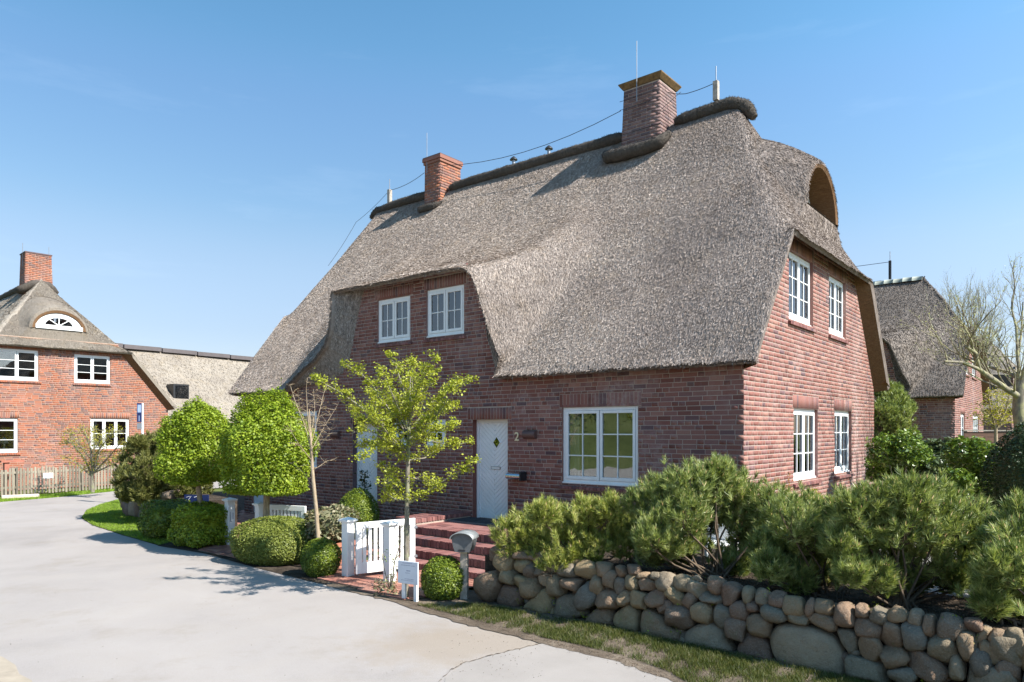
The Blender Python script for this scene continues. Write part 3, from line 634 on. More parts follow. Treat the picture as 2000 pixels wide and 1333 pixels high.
def make_chimney(house, x0, x1, y0, y1, zb, zt, taper=.05, cap='flare', mats=('chimbrick', 'mortar'), name='chimney'):
    mb = MB(); 
    def rect(z):
        u = (z - zb) / (zt - zb); t = taper * u; return x0 + t, x1 - t, y0 + t, y1 - t
    a = rect(zb); b = rect(zt)
    vs = [(a[0], a[2], zb), (a[1], a[2], zb), (a[1], a[3], zb), (a[0], a[3], zb), (b[0], b[2], zt), (b[1], b[2], zt), (b[1], b[3], zt), (b[0], b[3], zt)]
    mb.add(vs, [(0, 1, 5, 4), (1, 2, 6, 5), (2, 3, 7, 6), (3, 0, 4, 7), (4, 5, 6, 7)]); o = mb.build(name, M[mats[1]], house)
    V = []; Fq = []; r = random.Random(int(zb * 10 + x0 * 100))
    z = zb; ci = 0
    def quadbrick(f, s0, s1, z0, z1, d):
        ra, rb = rect(z0), rect(z1)
        def pt(s, z, rc, dd):
            if f == 0: return (rc[0] + s, rc[2] - dd, z)
            if f == 1: return (rc[1] + dd, rc[2] + s, z)
            if f == 2: return (rc[1] - s, rc[3] + dd, z)
            return (rc[0] - dd, rc[3] - s, z)
        bb = len(V)
        V.extend([pt(s0, z0, ra, d), pt(s1, z0, ra, d), pt(s1, z1, rb, d), pt(s0, z1, rb, d), pt(s0, z0, ra, -.003), pt(s1, z0, ra, -.003), pt(s1, z1, rb, -.003), pt(s0, z1, rb, -.003)])
        Fq.extend([(bb, bb + 1, bb + 2, bb + 3), (bb + 4, bb + 5, bb + 1, bb), (bb + 5, bb + 6, bb + 2, bb + 1), (bb + 6, bb + 7, bb + 3, bb + 2), (bb + 7, bb + 4, bb, bb + 3)])
    while z + CH - JT < zt:
        rc = rect(z + CH)
        for f in range(4):
            Lf = (rc[1] - rc[0]) if f % 2 == 0 else (rc[3] - rc[2]); s = -(.12 if (ci + f) % 2 else 0); e = .002
            while s < Lf:
                s0, s1 = max(s, -e), min(s + .24, Lf + e); s += .25
                if s1 - s0 > .03: quadbrick(f, s0, s1, z, z + CH - JT, r.uniform(.002, .004))
        z += CH; ci += 1
    q = link('brickwork', npmesh('brickwork', V, Fq, M[mats[0]]), o); tag(q, kind='stuff')
    cx, cy = (x0 + x1) / 2, (y0 + y1) / 2; wx, wy = (b[1] - b[0]) / 2, (b[3] - b[2]) / 2
    if cap == 'flare':
        c = MB(); e = .10
        lo = [(cx - wx - .02, cy - wy - .02), (cx + wx + .02, cy - wy - .02), (cx + wx + .02, cy + wy + .02), (cx - wx - .02, cy + wy + .02)]
        hi = [(cx - wx - e, cy - wy - e), (cx + wx + e, cy - wy - e), (cx + wx + e, cy + wy + e), (cx - wx - e, cy + wy + e)]
        z0, z1 = zt + .0, zt + .11
        vs = [(x, y, z0) for x, y in lo] + [(x, y, z1) for x, y in hi] + [(x, y, z1 + .025) for x, y in hi] + [(cx, cy, z1 + .04)]
        fs = [(i, (i + 1) % 4, 4 + (i + 1) % 4, 4 + i) for i in range(4)] + [(4 + i, 4 + (i + 1) % 4, 8 + (i + 1) % 4, 8 + i) for i in range(4)] + [(8 + i, 8 + (i + 1) % 4, 12) for i in range(4)]
        c.add(vs, fs); c.build('cap', M['bronze'], o)
    elif cap == 'corbel':
        c = MB(); c.box(b[0] - .035, b[1] + .035, b[2] - .035, b[3] + .035, zt - .20, zt - .125); c.box(b[0] - .06, b[1] + .06, b[2] - .06, b[3] + .06, zt - .12, zt - .02); c.box(b[0] - .05, b[1] + .05, b[2] - .05, b[3] + .05, zt - .018, zt + .012, 1)
        c.build('cap', [M[mats[0]], M['lampm']], o)
    elif cap == 'plain':
        MB().box(b[0] - .03, b[1] + .03, b[2] - .03, b[3] + .03, zt - .001, zt + .05).build('cap', M[mats[0]], o)
    return o

MAINPATH = [  # t, z of the eave lip; t on the main slope above; lip y; t,z of wall contact; dormer weight
    (14.85, None, None, -.3, None, None),
    (12.7, 3.43, 12.7, -.3, 12.7, 3.52), (12.0, 3.47, 12.35, -.32, 11.9, 3.50), (11.3, 3.82, 11.9, -.36, 10.7, 3.55), (10.6, 4.12, 11.4, -.40, 9.95, 3.72), (10.15, 4.42, 11.0, -.44, 9.70, 4.10), (9.96, 4.75, 10.7, -.46, 9.58, 4.45), (9.90, 5.15, 10.5, -.46, 9.45, 4.9), (9.93, 5.50, 10.25, -.45, 9.25, 5.45), (9.90, 5.69, 10.0, -.42, 9.1, 5.78), (9.6, 5.71, 9.7, -.36, 8.9, 5.86),
    (8.9, 5.71, 8.9, -.33, 8.5, 5.88), (7.5, 5.71, 7.5, -.33, 7.5, 5.88), (6.3, 5.71, 6.1, -.33, 6.4, 5.88), (5.85, 5.70, 5.35, -.33, 5.98, 5.86), (5.62, 5.64, 4.95, -.33, 5.80, 5.78), (5.45, 5.48, 4.6, -.33, 5.66, 5.6), (5.30, 5.15, 4.3, -.33, 5.55, 5.3), (5.13, 4.7, 4.05, -.33, 5.45, 4.9), (4.98, 4.3, 3.85, -.33, 5.35, 4.45), (4.80, 3.97, 3.68, -.33, 5.25, 4.0), (4.72, 3.78, 3.55, -.33, 5.2, 3.75),
    (4.80, 3.60, 3.42, -.32, 5.12, 3.62), (4.88, 3.45, 3.3, -.31, 4.98, 3.52), (4.70, 3.43, 3.15, -.30, 4.75, 3.52), (4.3, 3.43, 2.85, -.3, 4.3, 3.52), (3.0, 3.43, 2.1, -.3, 3.0, 3.52), (1.5, 3.43, 1.1, -.3, 1.5, 3.52), (-.3, None, None, -.3, None, None)]
def make_roof(house, L, W, ez, rz, hipz, pl, pr, ov=.3, path=None, shift=0, reeds=(170000, 60000), mat='thatch', seed=0, reedw=(.007, .014), smooth=13):
    """thatched half-hip roof. local x from -L to 0 along the front (y=0), ridge along x. pl / pr: ridge end insets"""
    tl, tr = L + ov + .05, -ov; yc = W / 2; sl_ = (rz - ez) / (yc + ov)
    def tbound(z):          # (left t, right t) of the roof at main height z
        if z <= hipz: return tl, tr
        u = (z - hipz) / (rz - hipz); return tl + (L - pl - tl) * u, tr + (pr - tr) * u
    bh = (hipz - ez) / (rz - ez); bm_ = .70
    B = sorted(set(list(np.linspace(0, 1, 46)) + [bh, bm_])); B = [b for i, b in enumerate(B) if i == 0 or b - B[i - 1] > .004 or b in (bh, bm_)]
    # nodes across
    nodes = []
    if path:
        P = [(tl if p[1] is None and i == 0 else (tr if p[1] is None else p[0] + shift), ez if p[1] is None else p[1] - 3.43 + ez, (tl if i == 0 else tr) if p[1] is None else p[2] + shift, p[3],
              (tl - ov if i == 0 else 0) if p[1] is None else p[4] + shift, ez + .09 if p[1] is None else p[5] - 3.43 + ez) for i, p in enumerate(path)]
        P = [p for i, p in enumerate(P) if i in (0, len(P) - 1) or (p[0] < tl - .3 and p[0] > tr)]
        P = [np.array(p) for p in P]
        for i in range(len(P) - 1):
            n = max(2, int(np.linalg.norm((P[i + 1] - P[i])[[0, 1]]) / .10))
            for k in range(n): nodes.append(P[i] + (P[i + 1] - P[i]) * k / n)
        nodes.append(P[-1])
    else:
        for k in range(int(L / .16) + 1):
            t = tl + (tr - tl) * k / int(L / .16); nodes.append(np.array((t, ez, t, -ov, max(0, min(t, L)), ez + .09)))
    nodes = np.array(nodes); ns = len(nodes)
    V = []; rows = []
    rn = np.random.default_rng(seed)
    def frontrow(b):
        zm = ez + (rz - ez) * b; a, c = tbound(zm); r_ = []
        for nd in nodes:
            te, ze, tm, ye = nd[:4]; se = (tl - te) / (tl - tr); sm_ = (tl - tm) / (tl - tr)
            if b < bm_:
                k = b / bm_; s = se + (sm_ - se) * (k ** .8); ym = -ov + (yc + ov) * bm_; zmm = ez + (rz - ez) * bm_
                w = min(1, max(0, (ze - ez) / 2.28)); dy = ym - ye; m0 = sl_ * (1 - w) + .40 * w; m1 = sl_
                if w < .02: m0 = sl_
                h00 = 2 * k ** 3 - 3 * k ** 2 + 1; h10 = k ** 3 - 2 * k ** 2 + k; h01 = -2 * k ** 3 + 3 * k ** 2; h11 = k ** 3 - k ** 2
                z = h00 * ze + h10 * dy * m0 + h01 * zmm + h11 * dy * m1; y = ye + dy * k
                if 0 < w < .98: zl = ze + (zmm - ze) * k; z = z * .6 + zl * .4
                if w < .02: z = zm; y = -ov + (yc + ov) * b
            else: s = sm_; y = -ov + (yc + ov) * b; z = zm
            r_.append((-(a + (c - a) * s), y, z))
        return r_
    grid = [frontrow(b) for b in B]
    nz_ = len(B); G = np.array(grid)          # rows x ns x 3
    verts = [G.reshape(-1, 3)]; faces = []; tag_ = []
    for j in range(nz_ - 1):
        for i in range(ns - 1): faces.append((j * ns + i, j * ns + i + 1, (j + 1) * ns + i + 1, (j + 1) * ns + i)); tag_.append(0)
    base = nz_ * ns
    # back slope
    nbk = 24; bkv = []
    for b in B:
        zm = ez + (rz - ez) * b; a, c = tbound(zm)
        for i in range(nbk + 1): bkv.append((-(a + (c - a) * i / nbk), W + ov - (yc + ov) * b, zm))
    verts.append(np.array(bkv))
    for j in range(nz_ - 1):
        for i in range(nbk): q = base + j * (nbk + 1) + i; faces.append((q + 1, q, q + nbk + 1, q + nbk + 2)); tag_.append(0)
    base += len(bkv)
    # hips
    Bh = [b for b in B if b >= bh - 1e-6]; nh = 26
    for side in (1, 0):
        hv = []
        for b in Bh:
            zm = ez + (rz - ez) * b; t = tbound(zm)[side]; y0 = -ov + (yc + ov) * b; y1 = W + ov - (yc + ov) * b
            for i in range(nh + 1): hv.append((-t, y0 + (y1 - y0) * i / nh, zm))
        verts.append(np.array(hv))
        for j in range(len(Bh) - 1):
            for i in range(nh):
                q = base + j * (nh + 1) + i; f_ = (q, q + 1, q + nh + 2, q + nh + 1); faces.append(f_ if side == 1 else f_[::-1]); tag_.append(0)
        base += len(hv)
    Vv = np.concatenate(verts); n_outer = len(Vv)
    # weld outer sheets
    key = np.round(Vv, 4); _, idx, inv = np.unique(key, axis=0, return_index=True, return_inverse=True); inv = inv.reshape(-1)
    Wd = Vv[idx].copy(); Fa = np.array([[inv[a] for a in f] for f in faces])
    # boundary vertices stay, others are smoothed: rounds the hips
    edges = {}
    for f in Fa:
        for i in range(4):
            a, b = f[i], f[(i + 1) % 4]
            if a != b: edges[(min(a, b), max(a, b))] = edges.get((min(a, b), max(a, b)), 0) + 1
    bnd = np.zeros(len(Wd), bool)
    for (a, b), c in edges.items():
        if c == 1: bnd[a] = bnd[b] = True
    E = np.array(list(edges.keys())); 
    for it in range(smooth):
        acc = np.zeros_like(Wd); cnt = np.zeros(len(Wd)); np.add.at(acc, E[:, 0], Wd[E[:, 1]]); np.add.at(acc, E[:, 1], Wd[E[:, 0]]); np.add.at(cnt, E[:, 0], 1); np.add.at(cnt, E[:, 1], 1)
        av = acc / cnt[:, None]; mv = ~bnd & (Wd[:, 2] < rz - .05); Wd[mv] = Wd[mv] * .5 + av[mv] * .5
    # unevenness of the thatch
    ph = rn.uniform(0, 6, 8)
    def wob(p): return .022 * np.sin(p[:, 0] * 1.7 + ph[0] + p[:, 2]) + .018 * np.sin(p[:, 0] * .9 - p[:, 2] * 2.3 + ph[1]) + .015 * np.sin(p[:, 1] * 2.6 + p[:, 2] * 1.2 + ph[2])
    Wd[:, 2] += wob(Wd) * (~bnd | (Wd[:, 2] > hipz + .01)); Wd[:, 2] += bnd * rn.normal(0, .008, len(Wd))
    allV = [Wd]; allF = [tuple(f) for f in Fa]; MI = [0] * len(Fa); nb_ = len(Wd)
    def strip(A, Bq, mi, flip=False):
        nonlocal nb_
        n = len(A); allV.append(np.array(A)); allV.append(np.array(Bq))
        for i in range(n - 1):
            f_ = (nb_ + i, nb_ + i + 1, nb_ + n + i + 1, nb_ + n + i); allF.append(f_ if not flip else f_[::-1]); MI.append(mi)
        nb_ += 2 * n
    # front eave: rounded lip then underside up to the wall
    E0 = np.array([Wd[inv[i]] for i in range(ns)]); lip1 = E0 + np.array((0, .035, -.045)); lip2 = E0 + np.array((0, .11, -.05))
    for i in range(ns):      # lips follow the lie of the edge
        a = E0[max(0, i - 1)]; b = E0[min(ns - 1, i + 1)]; d = (b - a) / (np.linalg.norm(b - a) + 1e-9); inward = np.array((d[2], 0, -d[0]))
        lip1[i] = E0[i] + inward * .045 + np.array((0, .03, 0)); lip2[i] = E0[i] + inward * .055 + np.array((0, .12, 0))
    C0 = np.array([(-nd[4], .03, nd[5]) for nd in nodes])
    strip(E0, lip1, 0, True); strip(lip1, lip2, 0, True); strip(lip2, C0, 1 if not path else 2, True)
    # gable verges and half-hip eaves (both ends), back eave
    for side in (1, 0):
        sg = 1 if side == 1 else -1; xo = ov if side == 1 else -(L + ov + .05); xw = 0.0 if side == 1 else -L
        out_ = []; con = []; lp = []
        zc_top = hipz + .32; th = .50
        def line_y(z): return (z + th - ez) / sl_ - ov
        m = 16
        for i in range(m + 1):
            u = i / m; z = ez + (hipz - ez) * u; y = -ov + (z - ez) / sl_; out_.append((xo, y, z)); zc = ez - .12 + (zc_top - ez + .12) * u; con.append((xw, line_y(zc), zc)); lp.append((xo - sg * .03, y + .10, z - .075))
        y0 = out_[-1][1]; y1 = W - y0; c0 = con[-1][1]; c1 = W - c0
        for i in range(1, 17): u = i / 16; out_.append((xo, y0 + (y1 - y0) * u, hipz)); con.append((xw, c0 + (c1 - c0) * u, zc_top)); lp.append((xo - sg * .05, y0 + .02 + (y1 - y0 - .04) * u, hipz - .07))
        for i in range(m - 1, -1, -1):
            u = i / m; o1 = out_[i]; out_.append((xo, W - o1[1], o1[2])); con.append((xw, W - con[i][1], con[i][2])); lp.append((xo - sg * .03, W - lp[i][1], lp[i][2]))
        strip(out_, lp, 0, side == 1); strip(lp, con, 1, side == 1)
    bo = [(-(tl + (tr - tl) * i / 20), W + ov, ez) for i in range(21)]; bi = [(p[0], W - .02, ez + .1) for p in bo]; strip(bo, bi, 1)
    me = bpy.data.meshes.new('thatched_roof'); VV = np.concatenate(allV); me.from_pydata([tuple(map(float, v)) for v in VV], [], [tuple(dict.fromkeys(int(q) for q in f)) for f in allF])
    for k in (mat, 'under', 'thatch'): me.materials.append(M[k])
    me.polygons.foreach_set('material_index', MI); me.polygons.foreach_set('use_smooth', [True] * len(me.polygons)); me.update()
    o = link('roof', me, house)
    # reed stubs on the sides that face us
    T = []; 
    for f in Fa:
        T.append((f[0], f[1], f[2])); T.append((f[0], f[2], f[3]))
    T = np.array(T); T = T[(T[:, 0] != T[:, 1]) & (T[:, 1] != T[:, 2]) & (T[:, 0] != T[:, 2])]
    a, b, c = Wd[T[:, 0]], Wd[T[:, 1]], Wd[T[:, 2]]; nrm = np.cross(b - a, c - a); nrm /= np.linalg.norm(nrm, axis=1)[:, None] + 1e-12
    cen = (a + b + c) / 3; front = nrm[:, 1] < -.2; right = (nrm[:, 0] > .3) & ~front
    for sel, n in ((front, reeds[0]), (right, reeds[1])):
        if n and sel.sum():
            p, nn = sample_tris(Wd, T[sel], n, rn); nn[nn[:, 2] < 0] *= -1
            d = np.tile((0, 0, -1.), (n, 1)); d -= nn * (d * nn).sum(1)[:, None]; d /= np.linalg.norm(d, axis=1)[:, None] + 1e-9
            tag(link('reed_ends', reed_mesh('reed_ends', p, nn, d, M[mat], (.06, .14), reedw, .14, rn), o), kind='stuff')
    if path and reeds[0]:      # reeds on the swept cheeks
        A_ = np.concatenate([lip2, C0]); m_ = ns; T2 = np.array([t3 for i in range(ns - 1) for t3 in ((i, i + 1, m_ + i + 1), (i, m_ + i + 1, m_ + i))]); p, nn = sample_tris(A_, T2, 26000, rn); nn[nn[:, 1] > 0] *= -1
        d = np.tile((0, 0, -1.), (len(p), 1)) + rn.normal(0, .15, (len(p), 3)); d -= nn * (d * nn).sum(1)[:, None]; d /= np.linalg.norm(d, axis=1)[:, None] + 1e-9
        tag(link('reed_ends', reed_mesh('reed_ends', p, nn, d, M[mat], (.05, .12), reedw, .12, rn), o), kind='stuff')
    # shaggy fringe along the front eave and the right verge
    fr = []; 
    for i in range(ns - 1):
        m = int(np.linalg.norm(E0[i + 1] - E0[i]) / .006)
        for k in range(m): fr.append(E0[i] + (E0[i + 1] - E0[i]) * rn.random())
    if fr and reeds[0]:
        fr = np.array(fr) + rn.normal(0, .02, (len(fr), 3)) + np.array((0, .04, -.01)); nn = np.tile((0, -.6, .8), (len(fr), 1)); d = np.tile((0, -.62, -.5), (len(fr), 1)) + rn.normal(0, .25, (len(fr), 3)); d /= np.linalg.norm(d, axis=1)[:, None]
        tag(link('eave_fringe', reed_mesh('eave_fringe', fr, nn, d, M[mat], (.05, .11), (.005, .009), .2, rn), o), kind='stuff')
    return o, sl_
def make_eyebrow(house, roof, W, hipz, rz, ov, pr, zb=6.72, hw=.95, hh=.90, xf=.0, th=.16, glaze_x=-.52, mat='thatch', reeds=17000, yoff=-.08):
    """arched hood growing out of the right half-hip with a small window at its back"""
    yc = W / 2 + yoff
    def hipx(z): return ov - (z - hipz) / (rz - hipz) * (pr + ov)
    n = 24; inner = []; outer = []; backt = []; win = []
    for i in range(n + 1):
        a = math.pi * i / n; ca, sa = -math.cos(a), math.sin(a)
        inner.append((xf, yc + hw * ca, zb + hh * sa)); outer.append((xf - .02, yc + (hw + th) * ca, zb - .02 + (hh + th * 1.1) * sa))
        zt_ = zb + .05 + (hh + .95) * sa ** .9; backt.append((hipx(zt_) - .22, yc + (hw + .55) * ca * (1 - .25 * sa), zt_)); win.append((glaze_x, yc + hw * .93 * ca, zb + hh * .93 * sa))
    mb = MB(); m = n + 1; mids = []
    for k in range(9):
        u = k / 8; e = u ** 1.25; row = [tuple(np.array(outer[i]) * (1 - u) + np.array(backt[i]) * u + np.array((0, 0, .10 * math.sin(math.pi * u) * math.sin(math.pi * i / n)))) for i in range(m)]; mids.append(row)
    vs = [p for r_ in mids for p in r_]; fs = [(k * m + i, (k + 1) * m + i, (k + 1) * m + i + 1, k * m + i + 1) for k in range(8) for i in range(n)]
    mb.add(vs, fs, 0, True)
    lip = [tuple((np.array(inner[i]) + np.array(outer[i])) / 2 + np.array((.035, 0, 0))) for i in range(m)]
    mb.add(outer + lip, [(i, i + 1, m + i + 1, m + i) for i in range(n)], 0, True); mb.add(lip + inner, [(i, i + 1, m + i + 1, m + i) for i in range(n)], 1, True)
    mb.add(inner + win, [(i, i + 1, m + i + 1, m + i) for i in range(n)], 1, True)
    mb.add([(xf, yc - hw, zb), (xf, yc + hw, zb), (glaze_x, yc + hw, zb + .01), (glaze_x, yc - hw, zb + .01)], [(0, 1, 2, 3)], 0)
    A0, A1 = tuple(outer[0]), tuple(outer[-1]); zl = zb - .42; L0, L1 = (hipx(zl) - .01, yc - hw - th - .35, zl), (hipx(zl) - .01, yc + hw + th + .35, zl); B0, B1 = tuple(backt[0]), tuple(backt[-1]); Mx = hipx(zl)
    ap = [A0, A1, L1, L0, B0, B1]; apf = [(0, 1, 2), (0, 2, 3), (4, 0, 3), (1, 5, 2)]; mb.add(ap, apf, 0)
    k0 = len(vs); vs += ap; fs += [(k0 + f[0], k0 + f[1], k0 + f[2], k0 + f[2]) for f in apf]; k0 = len(vs); vs += outer + lip; fs += [(k0 + i, k0 + i + 1, k0 + m + i + 1, k0 + m + i) for i in range(n)]
    o = mb.build('eyebrow_hood', [M[mat], M['under']], house)
    if reeds:
        V = np.array(vs); T = np.array([[f[0], f[1], f[2]] for f in fs] + [[f[0], f[2], f[3]] for f in fs if f[3] != f[2]]); r = np.random.default_rng(4); p, nn = sample_tris(V, T, reeds, r)
        nn[nn[:, 2] < 0] *= -1; d = np.tile((.5, 0, -.8), (reeds, 1)); d -= nn * (d * nn).sum(1)[:, None]; d /= np.linalg.norm(d, axis=1)[:, None]
        tag(link('reed_ends', reed_mesh('reed_ends', p, nn, d, M[mat], (.06, .13), (.0036, .0072), .14, r), o), kind='stuff')
    # window: white arched frame with a fan of bars
    w = MB(); 
    def arc(k, r0, r1, x0, x1):
        for i in range(n):
            a0, a1 = math.pi * i / n, math.pi * (i + 1) / n
            P = [(x0, yc - math.cos(a) * hw * r, zb + .1 + math.sin(a) * hh * r * .93) for a, r in ((a0, r0), (a1, r0), (a1, r1), (a0, r1))]; Q = [(x1, p[1], p[2]) for p in P]
            w.add(P + Q, [(0, 1, 2, 3), (7, 6, 5, 4), (0, 4, 5, 1), (3, 2, 6, 7)])
    arc(0, .60, .98, glaze_x, glaze_x + .06); w.box(glaze_x - .02, glaze_x + .14, yc - hw * .98, yc + hw * .98, zb, zb + .16)
    for k in (1, 2, 3):
        a = math.pi * k / 4; w.beam((glaze_x + .03, yc, zb + .16), (glaze_x + .03, yc - math.cos(a) * hw * .6, zb + .14 + math.sin(a) * hh * .56), .03, .03)
    wo = w.build('arched_window', M['white'], house); gp = MB(); gp.add([(glaze_x + .02, yc - math.cos(math.pi * i / n) * hw * .62, zb + .12 + math.sin(math.pi * i / n) * hh * .58) for i in range(m)], [tuple(range(m))[::-1]]); gp.build('pane', M['eyeglass'], wo)
    return o
M['eyeglass'] = glass_mat('eyebrow_glass', 1.9, (.25, .3, .35), .35)
# ---------------------------------------------------------------- the main house
UX = np.array((.7755, -.6313)); VY = np.array((.6313, .7755)); RZ = math.atan2(-.6313, .7755); C0 = np.array((3.62, 11.2))
def hp(t, v, z=0): p = C0 - UX * t + VY * v; return (p[0], p[1], z)
FR = ((0, 0, 0), 0.0)
L, Wd_ = 14.45, 8.5
def make_sideframe(): return ((0, 0, 0), R(90))
SD = make_sideframe()
house = empty('brick_house', (C0[0], C0[1], 0), RZ)
tag(house, 'large dark red brick house with grey thatched roof and two chimneys, white door numbered 2', 'house')
# openings in front wall: x0 x1 z0 z1
fo = dict(big=(-3.46, -1.864, 1.38, 2.785), d1=(-8.71, -7.60, 4.385, 5.385), d2=(-7.08, -5.96, 4.385, 5.42), s2=(-7.10, -6.50, 2.02, 2.60), s1=(-8.15, -7.60, 2.02, 2.60),
          door=(-5.72, -4.78, .55, 2.58), ldoor=(-9.62, -8.72, .35, 2.52), lwin=(-12.4, -11.05, 1.42, 2.86), fdoor=(-14.05, -13.25, .08, 2.15))
out_f = [(-L, 3.62), (-10.5, 3.62), (-10.0, 3.85), (-9.78, 4.2), (-9.62, 4.6), (-9.5, 5.0), (-9.3, 5.55), (-9.15, 5.84), (-5.85, 5.84), (-5.5, 5.3), (-5.3, 4.2), (-5.05, 3.66), (0, 3.62)]
sold = [(-3.52, -1.80, 2.785, 3.03), (-8.8, -7.5, 5.385, 5.63), (-7.15, -5.88, 5.42, 5.665), (-5.85, -4.68, 2.58, 2.82), (-9.7, -8.64, 2.52, 2.76), (-7.14, -6.46, 2.60, 2.70), (-12.5, -10.95, 2.86, 3.10), (-8.2, -7.55, 2.60, 2.70)]
items = make_wall(house, FR, -L, 0, 0.0, out_f, list(fo.values()), sold, (M['brick'], M['mortar']), .14, seed=2)
sl0 = (9.45 - 3.43) / (4.25 + .3)
hz = 5.78
out_s = [(0, 3.50), (.35, 3.43 + .65 * sl0 - .44)] + [(v, 3.43 + (v + .3) * sl0 - .44) for v in (1, 1.6, 2.02)] + [(2.12, 6.14), (8.5 - 2.12, 6.14)] + [(8.5 - v, 3.43 + (v + .3) * sl0 - .44) for v in (2.02, 1.6, 1)] + [(8.15, 3.43 + .65 * sl0 - .44), (8.5, 3.50)]
sow = dict(u1=(2.13, 3.55, 4.37, 5.62), u2=(4.62, 5.91, 4.37, 5.60), l1=(2.39, 3.85, 1.43, 2.77), l2=(5.03, 6.38, 1.44, 2.79))
sold_s = [(2.34, 3.90, 2.77, 3.01), (4.98, 6.43, 2.79, 3.03), (2.08, 3.60, 5.62, 5.86), (4.57, 5.96, 5.60, 5.84)]
items += make_wall(house, SD, 0, Wd_, 0.3, out_s, list(sow.values()), sold_s, (M['brick'], M['mortar']), .12, seed=5)
def vis(px, py):
    if px > 1000 and py > 930: return False
    if py > 1000: return False
    if 620 < px < 925 and py > 690: return False
    if px < 650: return False
    return True
emit_bricks(house, items, M['brick'], 300, vis)
# far walls (plain, unseen from the street)
bw_ = MB(); bw_.add([(-L, 8.5, 0), (0, 8.5, 0), (0, 8.5, 3.5), (-L, 8.5, 3.5)], [(0, 1, 2, 3)]); bw_.add([(-L, 0, 0), (-L, 8.5, 0), (-L, 8.5, 3.4), (-L, 6.4, 6.1), (-L, 2.1, 6.1), (-L, 0, 3.4)], [(5, 4, 3, 2, 1, 0)]); bw_.build('rear_wall', M['brick'], house)
roof, _ = make_roof(house, L, Wd_, 3.43, 9.45, hz, .80, 1.80, .3, MAINPATH, 0, (420000, 130000), 'thatch', 1, (.0034, .0068), 22)
make_eyebrow(house, roof, Wd_, hz, 9.45, .3, 1.8)
# ridge rolls
roll(house, [(-14.05, 4.25, 9.30), (-13.7, 4.25, 9.44), (-12.5, 4.25, 9.50), (-11.3, 4.25, 9.49)], .13, seed=1, fuzz=2200)
roll(house, [(-10.45, 4.22, 9.48), (-9, 4.25, 9.50), (-7, 4.25, 9.49), (-4.5, 4.25, 9.49)], .14, seed=2, fuzz=4200)
roll(house, [(-3.25, 4.2, 9.46), (-2.4, 4.25, 9.50), (-1.95, 4.25, 9.52), (-1.62, 4.25, 9.38), (-1.42, 4.25, 9.08)], .15, seed=3, fuzz=3000)
roll(house, [(-4.85, 3.78, 8.98), (-4.7, 3.64, 8.84), (-4.3, 3.60, 8.80), (-3.7, 3.60, 8.80), (-3.35, 3.62, 8.84), (-3.22, 3.85, 9.08)], .15, name='saddle_roll', seed=4, fuzz=1800)
roll(house, [(-11.35, 3.86, 8.98), (-11.2, 3.76, 8.88), (-10.6, 3.76, 8.88), (-10.42, 3.86, 8.98)], .11, name='saddle_roll', seed=5, fuzz=800)
make_chimney(house, -4.42, -3.36, 3.72, 4.68, 8.2, 10.36, .07, 'flare', ('chimbrick', 'mortar'))
make_chimney(house, -11.18, -10.52, 3.88, 4.76, 8.6, 10.42, .015, 'corbel', ('brick_or', 'mortar_or'))
# windows and doors
W_ = make_window
W_(house, FR, *fo['big'], 2, 2, 3, .035, 'side', M['stepbrick'], seed=1)
W_(house, FR, *fo['d1'], 2, 2, 2, .035, 'blind', M['stepbrick'], seed=2); W_(house, FR, *fo['d2'], 2, 2, 2, .035, 'blind', M['stepbrick'], seed=3)
W_(house, FR, *fo['s1'], 1, 2, 2, .03, 'none', seed=4); W_(house, FR, *fo['s2'], 1, 2, 2, .03, 'none', seed=5)
W_(house, FR, *fo['lwin'], 2, 2, 3, .035, 'curtain', M['stepbrick'], seed=6)
W_(house, SD, *sow['u1'], 2, 2, 3, .06, 'curtain', M['stepbrick'], seed=7); W_(house, SD, *sow['u2'], 2, 2, 3, .06, 'curtain', M['stepbrick'], seed=8)
W_(house, SD, *sow['l1'], 2, 2, 3, .06, 'curtain', M['stepbrick'], seed=9); W_(house, SD, *sow['l2'], 2, 2, 3, .06, 'curtain', M['stepbrick'], seed=10)
make_door(house, FR, *fo['door'], .13, True, True, label='white herringbone board door with diamond pane, closed')
make_door(house, FR, *fo['ldoor'], .13, True, False); make_door(house, FR, *fo['fdoor'], .05, True, False, True, label='white door with narrow glazing at the far left end')
# wall fittings
def half_lamp(t, z):
    mb = MB(); r = .085; n = 10
    vs = []; 
    for x in (-.15, .15):
        for k in range(n + 1):
            a = math.pi * k / n - math.pi / 2; vs.append((x, -.005 - r * math.cos(a) * 1.1, r * math.sin(a)))
    fs = [(k, k + 1, n + 2 + k, n + 1 + k) for k in range(n)] + [tuple(range(n + 1))[::-1], tuple(range(n + 1, 2 * n + 2))]
    mb.add(vs, fs, 0); o = mb.build('wall_lamp', M['lampm'], house, (-t, 0, z)); MB().box(-.05, .05, -.012, .0, -.05, .05).build('back_plate', M['black'], o)
half_lamp(4.20, 2.28); half_lamp(10.25, 2.27)
tx = bpy.data.curves.new('house_number', 'FONT'); tx.body = '2'; tx.size = .235; tx.extrude = .006; tx.offset = .003; tx.align_x = 'CENTER'; tx.materials.append(M['brass'])
_t = bpy.data.objects.new('tmp', tx); COL.objects.link(_t); bpy.context.view_layer.update(); _m = bpy.data.meshes.new_from_object(_t.evaluated_get(bpy.context.evaluated_depsgraph_get())); bpy.data.objects.remove(_t)
link('house_number', _m, house, (-4.53, -.022, 2.16), (R(90), 0, 0))
